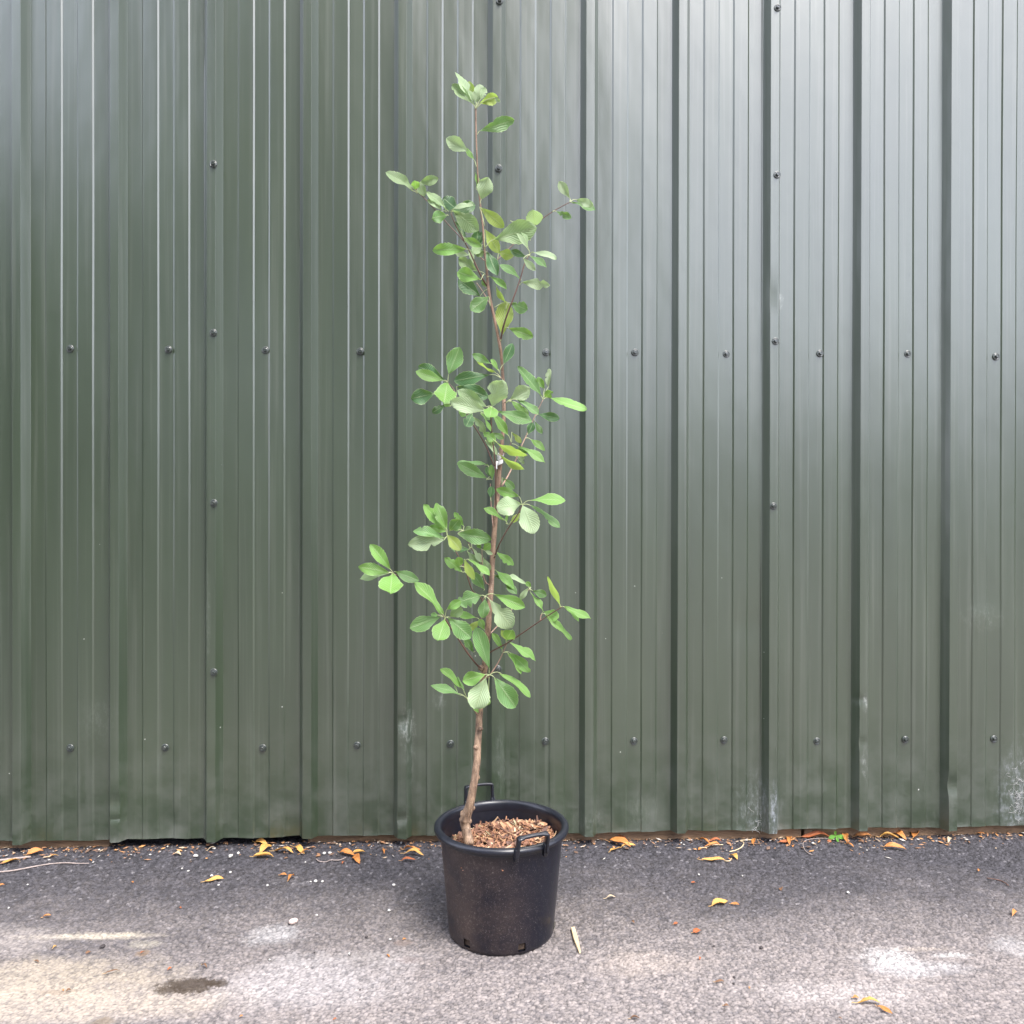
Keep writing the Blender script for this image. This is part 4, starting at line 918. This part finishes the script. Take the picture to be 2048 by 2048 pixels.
for (fn, x, y) in crumbs:
    u, v = fn(x, y); CR_.append(dead_leaf(u, v, random.uniform(6, 10), random.uniform(-60, 60), random.choice('onr'), 'tiny brown leaf crumb lying on the asphalt', .6, group='tiny leaf crumbs scattered on the asphalt', name='leaf_crumb', stem=False))

ORD = ['first', 'second', 'third', 'fourth', 'fifth', 'sixth', 'seventh', 'eighth', 'ninth', 'tenth', 'eleventh', 'twelfth', 'thirteenth', 'fourteenth', 'fifteenth', 'sixteenth']
RIBX = [x*k106 for x in (40, 222, 405, 590, 765, 945, 1117, 1285, 1457, 1627, 1797)]
ZONE = []
def rank_labels(items, what):
    """label each small thing by the rib it lies below and its order outwards from the wall"""
    z = {}
    for o in items:
        g = o.location; d = g-CAM; Zc = d.dot(FW); u = 1024+F*d.dot(RT)/Zc
        z.setdefault(int(np.argmin([abs(u-x) for x in RIBX])), []).append((g.y, o))
    for k, L in z.items():
        L.sort(key=lambda q: -q[0])
        for i, (_, o) in enumerate(L):
            o['label'] = '%s below the %s rib from the left, %s nearest the wall there' % (what, ORD[k], '' if i == 0 else ORD[i]) if i else '%s below the %s rib from the left, nearest the wall there' % (what, ORD[k])
def stone(u, v, d, mat, label, group=None, flat=.7, name='pebble', cat='pebble'):
    g = on_ground(u, v); Z = (g-CAM).dot(FW); r = d*Z/F/2; rd = random.Random(int(u*3+v*5))
    bm = bmesh.new(); bmesh.ops.create_icosphere(bm, subdivisions=2, radius=1)
    ph = [rd.uniform(0, 6) for _ in range(3)]
    for q in bm.verts:
        c = q.co; k = 1+.16*math.sin(c.x*2.6+ph[0])+.13*math.sin(c.y*3.1+ph[1])+.12*math.sin(c.z*2.9+ph[2])+rd.uniform(-.04, .04)
        q.co = Vector((c.x*r*k*1.1, c.y*r*k*rd.uniform(.86, .9), c.z*r*k*flat))
    me = bpy.data.meshes.new(name); bm.to_mesh(me); bm.free(); me.materials.append(mat)
    me.polygons.foreach_set('use_smooth', [True]*len(me.polygons))
    o = bpy.data.objects.new(name, me); o.location = (g.x, g.y, gz(g.x, g.y)+r*flat*.75+.002); o.rotation_euler = (0, 0, rd.uniform(0, 6)); link(o)
    return tag(o, label, cat, group)
pl = 'small white pebble lying on the asphalt'; pg = 'small white pebbles scattered on the asphalt'
for (fn, x, y, d) in [(G, 902, 220, 20), (G, 1062, 222, 20), (G, 1097, 208, 15), (G, 975, 312, 14), (G, 1060, 296, 13), (G, 1452, 338, 18), (G, 1482, 337, 14), (G, 1430, 337, 9), (G, 1810, 351, 15), (G, 1790, 467, 14), (G, 1796, 600, 13), (G, 1492, 211, 16), (G, 1519, 208, 16), (G, 430, 245, 9), (G, 128, 348, 10), (G, 865, 288, 10), (G, 1231, 354, 13), (G, 1005, 353, 10), (G, 1320, 197, 18), (G, 1458, 487, 12), (G, 1606, 664, 12), (G, 1412, 727, 14), (G, 40, 456, 9), (H, 970, 152, 14), (H, 1130, 377, 14), (H, 648, 300, 8), (H, 450, 296, 11), (G, 1240, 690, 10), (G, 985, 186, 14), (G, 690, 212, 9), (H, 370, 150, 9), (H, 382, 158, 9), (G, 1845, 160, 10), (G, 455, 188, 9), (G, 1405, 250, 9), (H, 720, 120, 9), (G, 838, 275, 9), (H, 1215, 182, 7)]:
    u, v = fn(x, y); PB_.append(stone(u, v, d/2.29, MSTONE, pl, pg))
u, v = G(1348, 524); stone(u, v, 15, MSTONEP, 'pinkish white angular stone, largest on the open asphalt left of the pot', flat=.95, name='stone', cat='stone')
u, v = H(122, 122); stone(u, v, 14, MSTONE, 'white stone at the wall behind the rust-red leaf, right of the pot', name='stone', cat='stone')
u, v = H(600, 112); stone(u, v, 20, MSTONEG, 'grey angular stone at the wall foot left of the lapped rib', flat=.9, name='stone', cat='stone')
for (fn, x, y, d) in [(G, 473, 632, 24), (G, 1685, 586, 14), (H, 735, 632, 18), (G, 1657, 826, 10), (H, 520, 627, 9), (H, 610, 772, 14), (H, 608, 800, 12), (G, 960, 628, 9), (G, 1447, 655, 9)]:
    u, v = fn(x, y); DC_.append(stone(u, v, d/2.29, MSTONED, 'small dark chip lying on the pale asphalt', 'dark chips on the pale asphalt', .5, 'dark_chip', 'chip'))
rank_labels(CR_, 'tiny brown leaf crumb'); rank_labels(PB_, 'small white pebble'); rank_labels(DC_, 'small dark chip')
tag(polyline_ground([G(-60, 248), G(20, 240), G(80, 232), G(142, 224)], [.0048, .0046, .0042, .0028], 'stick', MSTICK), 'thick pale broken stick lying at the far left near the wall', 'stick')
tag(polyline_ground([G(-40, 298), G(60, 286), G(150, 268), G(230, 254), G(300, 249), G(360, 252), G(410, 252)], [.0025, .0024, .0022, .0019, .0014], 'stick', MSTICK), 'long thin grey twig at far left, in front of the thick stick', 'stick')
tag(polyline_ground([H(1762, 312), H(1800, 318), H(1835, 328), H(1862, 347)], [.0018, .0018, .0014], 'twig', MTWIG), 'thin dark twig on the asphalt near the right edge', 'twig')
tag(polyline_ground([H(1060, 130), H(1000, 128), H(945, 135), H(925, 152), H(932, 180), H(948, 196), H(966, 205)], [.0012]*3, 'thin_stalk', MSTICK), 'thin pale leaf stem curving forward from the long rust leaf', 'stem')
tag(polyline_ground([G(1590, 228), G(1560, 240), G(1520, 240), G(1500, 248), G(1470, 246), G(1455, 236)], [.0016]*3, 'thin_stalk', MSTICK), 'curly pale stem attached left of the forked orange leaves', 'stem')
tag(polyline_ground([H(590, 190), H(620, 182), H(645, 168), H(655, 148), H(640, 138), H(690, 134)], [.0016]*3, 'thin_stalk', MWOOD), 'branched pale stem leading to the hooked orange leaf', 'stem')
tag(polyline_ground([H(450, 172), H(480, 172), H(510, 160), H(560, 158)], [.0014]*3, 'thin_stalk', MWOOD), 'straight pale stem crossing the second cluster right of the pot', 'stem')
tag(polyline_ground([H(565, 232), H(590, 232), H(600, 220)], [.0015]*3, 'thin_stalk', MWOOD), 'short stem linking the long rolled leaf and the oval one', 'stem')
V, Fc, T = [], [], []
rl = random.Random(3)
for i in range(1100):
    x = rl.uniform(-.5, 3.6); y = -abs(rl.gauss(0, .055))-.0 + .02; L = rl.choice([.003, .004, .004, .006, .006, .009, .013]); cxx = Vector((x, y, gz(x, y)+.005+rl.uniform(0, .002)))
    a = rl.uniform(0, 6.28); h = Vector((math.cos(a), math.sin(a), rl.uniform(-.2, .2)))*L; w_ = Vector((-math.sin(a), math.cos(a), rl.uniform(-.3, .3)))*L*rl.uniform(.15, .6); q = len(V)
    up = Vector((0, 0, rl.uniform(.0006, .0025)))
    V += [cxx-h, cxx+w_, cxx+h, cxx-w_, cxx+up]; T += [rl.choices([(.30, .15, .07), (.45, .42, .38), (.12, .07, .045), (.50, .24, .08), (.40, .30, .20)], [4, 2, 4, 2, 2])[0]]*5
    Fc += [(q, q+1, q+4), (q+1, q+2, q+4), (q+2, q+3, q+4), (q+3, q, q+4)]
o = mesh_obj('leaf_litter', V, Fc, MMULCH, smooth=False); ca = o.data.color_attributes.new('tint', 'FLOAT_COLOR', 'POINT'); ca.data.foreach_set('color', np.array([(*t, 1) for t in T], dtype=np.float32).ravel())
tag(o, 'crumbs of dry leaf and grit swept along the foot of the metal wall', 'leaf litter', kind='stuff')
# split sliver of wood
ends = [(820+1573/4.83, 1620+1172/4.83), (820+1600/4.83, 1620+1270/4.83), (820+1642/4.83, 1620+1415/4.83)]
W_ = [on_ground(*p) for p in ends]; V, Fc = [], []
for i, p in enumerate(W_):
    wdt = (.0065, .0075, .0028)[i]; p = Vector((p.x, p.y, gz(p.x, p.y)+.005))
    for (a, b) in ((-1, 0), (1, 0), (.7, 1), (-.8, .8)): V.append(p+Vector((a*wdt, a*.001, b*.006)))
for i in range(2):
    for k in range(4): Fc.append((i*4+k, i*4+(k+1) % 4, i*4+4+(k+1) % 4, i*4+4+k))
Fc += [(0, 3, 2, 1), (8, 9, 10, 11)]
o = mesh_obj('wood_sliver', V, Fc, MWOOD, smooth=False); tag(o, 'pale split sliver of wood on the asphalt to the right of the pot', 'wood sliver')
bv = o.modifiers.new('b', 'BEVEL'); bv.width = .0008

# seedling at the wall foot
su, sv = H(1075, 134); g = on_ground(su, sv); sd_e = tag(empty('seedling', (g.x, g.y, gz(g.x, g.y))), 'tiny bright green four-leaved seedling at the wall foot', 'seedling')
V, Fc = tube([Vector((0, 0, 0)), Vector((0, 0, .015))], [.001, .0009], 5); mesh_obj('stem', V, Fc, MWEED, sd_e)
sc_ = scale_at(g.y)
for (x, y) in ((1068, 82), (1042, 112), (1112, 112), (1078, 126)):
    tx = (x-1075)/2.278/sc_; tz = -(y-106)/2.278/sc_; b = Vector((0, 0, .018)); t = Vector((tx*1.15, -.006 if y < 125 else -.014, .018+tz*1.1)); ax = (t-b); L = ax.length; ax.normalize()
    nn = Vector((0, -1, .5)); nn = (nn-ax*nn.dot(ax)).normalized(); Vl, Fl, UV = leaf_grid(L, L*.48, 8, 4, seed=int(x), droop=.05, fold=.2, wav=.01)
    Rm = Matrix((ax, nn.cross(ax), nn)).transposed(); mesh_obj('leaf', [b+Rm @ v_ for v_ in Vl], Fl, MWEED, sd_e, uvs=UV)
# moss tuft at the right foot of the pot
mw = on_ground(820+1362/4.83, 1620+1170/4.83); V, Fc = [], []
for i in range(150):
    p = Vector((random.gauss(0, .006), random.gauss(.012, .02), 0)); hgt = random.uniform(.012, .045); d = Vector((random.uniform(-.3, .3), random.uniform(-.3, .3), 1)).normalized(); q = len(V); s = Vector((random.uniform(-1, 1), random.uniform(-1, 1), 0)).normalized()*.002
    V += [p-s, p+s, p+d*hgt]; Fc.append((q, q+1, q+2))
o = mesh_obj('moss_tuft', V, Fc, MMOSS, smooth=False); o.location = (mw.x-.004, mw.y+.02, gz(mw.x, mw.y)); tag(o, 'dark green moss tuft against the right foot of the pot', 'moss', kind='stuff')

# cobweb-matted dust strands at the wall foot, right edge and lapped rib
V, Fc = [], []
for (u, v, ru, rv, n_) in ((2035, 1590, 16, 50, 60), (1520, 1640, 18, 22, 14)):
    for i in range(n_):
        p = at_y(u+random.gauss(0, ru*.5), v+random.gauss(0, rv*.5), -.0045); q = [p]; h = random.uniform(0, 6.28)
        for k in range(4): h += random.gauss(0, .7); p = p+Vector((math.cos(h), random.uniform(-.12, .02), math.sin(h)))*random.uniform(.004, .010); q.append(p)
        tube(catmull(q, 2), [.00045]*9, 4, True, V, Fc)
o = mesh_obj('cobweb', V, Fc, MTAPE); tag(o, 'pale dusty cobweb strands clinging to the foot of the metal wall', 'cobweb', kind='stuff')

# ------------------------------------------------------------------ trees across the yard, mirrored in the paint
def bg_tree(x, y, h, cr_, label, seed, n=2600, low=.25):
    rd = np.random.default_rng(seed); e = tag(empty('broadleaf_tree', (x, y, -.014)), label, 'tree', 'trees across the yard')
    path = catmull([(0, 0, 0), (.1, .1, h*.3), (-.1, 0, h*.6), (0, 0, h*.85)], 4); V, Fc = tube(path, interp([.28, .2, .12, .05], len(path)), 9, wob=.05); mesh_obj('trunk', V, Fc, MTRUNK, e)
    cl = rd.normal(0, 1, (26, 3)); cl /= np.linalg.norm(cl, axis=1)[:, None]; cl *= rd.uniform(.3, .85, (26, 1)); cc = cl*np.array([cr_, cr_, h*(1-low)/2]); cc[:, 2] += h*(low+(1-low)/2)
    P = cc[rd.integers(0, 26, n)] + rd.normal(0, cr_*.17, (n, 3)); V, Fc = [], []
    a = rd.normal(0, 1, (n, 3)); b = rd.normal(0, 1, (n, 3)); a /= np.linalg.norm(a, axis=1)[:, None]; b = np.cross(a, b); b /= np.linalg.norm(b, axis=1)[:, None]; s = rd.uniform(.14, .30, (n, 1))
    Q = np.stack([P-a*s-b*s*.6, P+a*s-b*s*.5, P+a*s+b*s*.6, P-a*s+b*s*.5], 1).reshape(-1, 3)
    mesh_obj('crown', Q.tolist(), [(4*i, 4*i+1, 4*i+2, 4*i+3) for i in range(n)], MTREE, e, smooth=False)
bg_tree(-.5, -9.5, 13.5, 3.3, 'tall tree across the yard behind the camera, opposite the wall', 1, 6500, .12)
bg_tree(-6.6, -11, 7.6, 3.6, 'second tree across the yard, further left behind the camera', 2, 8000, .1)
bg_tree(-14, -12, 7.0, 4.5, 'third tree across the yard, furthest left behind the camera', 4, 8000, .1)
def hedge(x0, x1, y, h, label, seed):
    rd = np.random.default_rng(seed); n = int((x1-x0)*260); P = np.stack([rd.uniform(x0, x1, n), y+rd.normal(0, .35, n), rd.uniform(0, 1, n)**.7*h*(1+.12*np.sin(rd.uniform(0, 1, n)*0+np.linspace(0, 9, n)))], 1)
    a = rd.normal(0, 1, (n, 3)); b = rd.normal(0, 1, (n, 3)); a /= np.linalg.norm(a, axis=1)[:, None]; b = np.cross(a, b); b /= np.linalg.norm(b, axis=1)[:, None]; s = rd.uniform(.10, .22, (n, 1))
    Q = np.stack([P-a*s-b*s*.6, P+a*s-b*s*.5, P+a*s+b*s*.6, P-a*s+b*s*.5], 1).reshape(-1, 3)
    o = mesh_obj('hedge', Q.tolist(), [(4*i, 4*i+1, 4*i+2, 4*i+3) for i in range(n)], MTREE, smooth=False); tag(o, label, 'hedge')
hedge(-22, 26, -17, 3.4, 'long dark hedge across the yard behind the camera', 5)
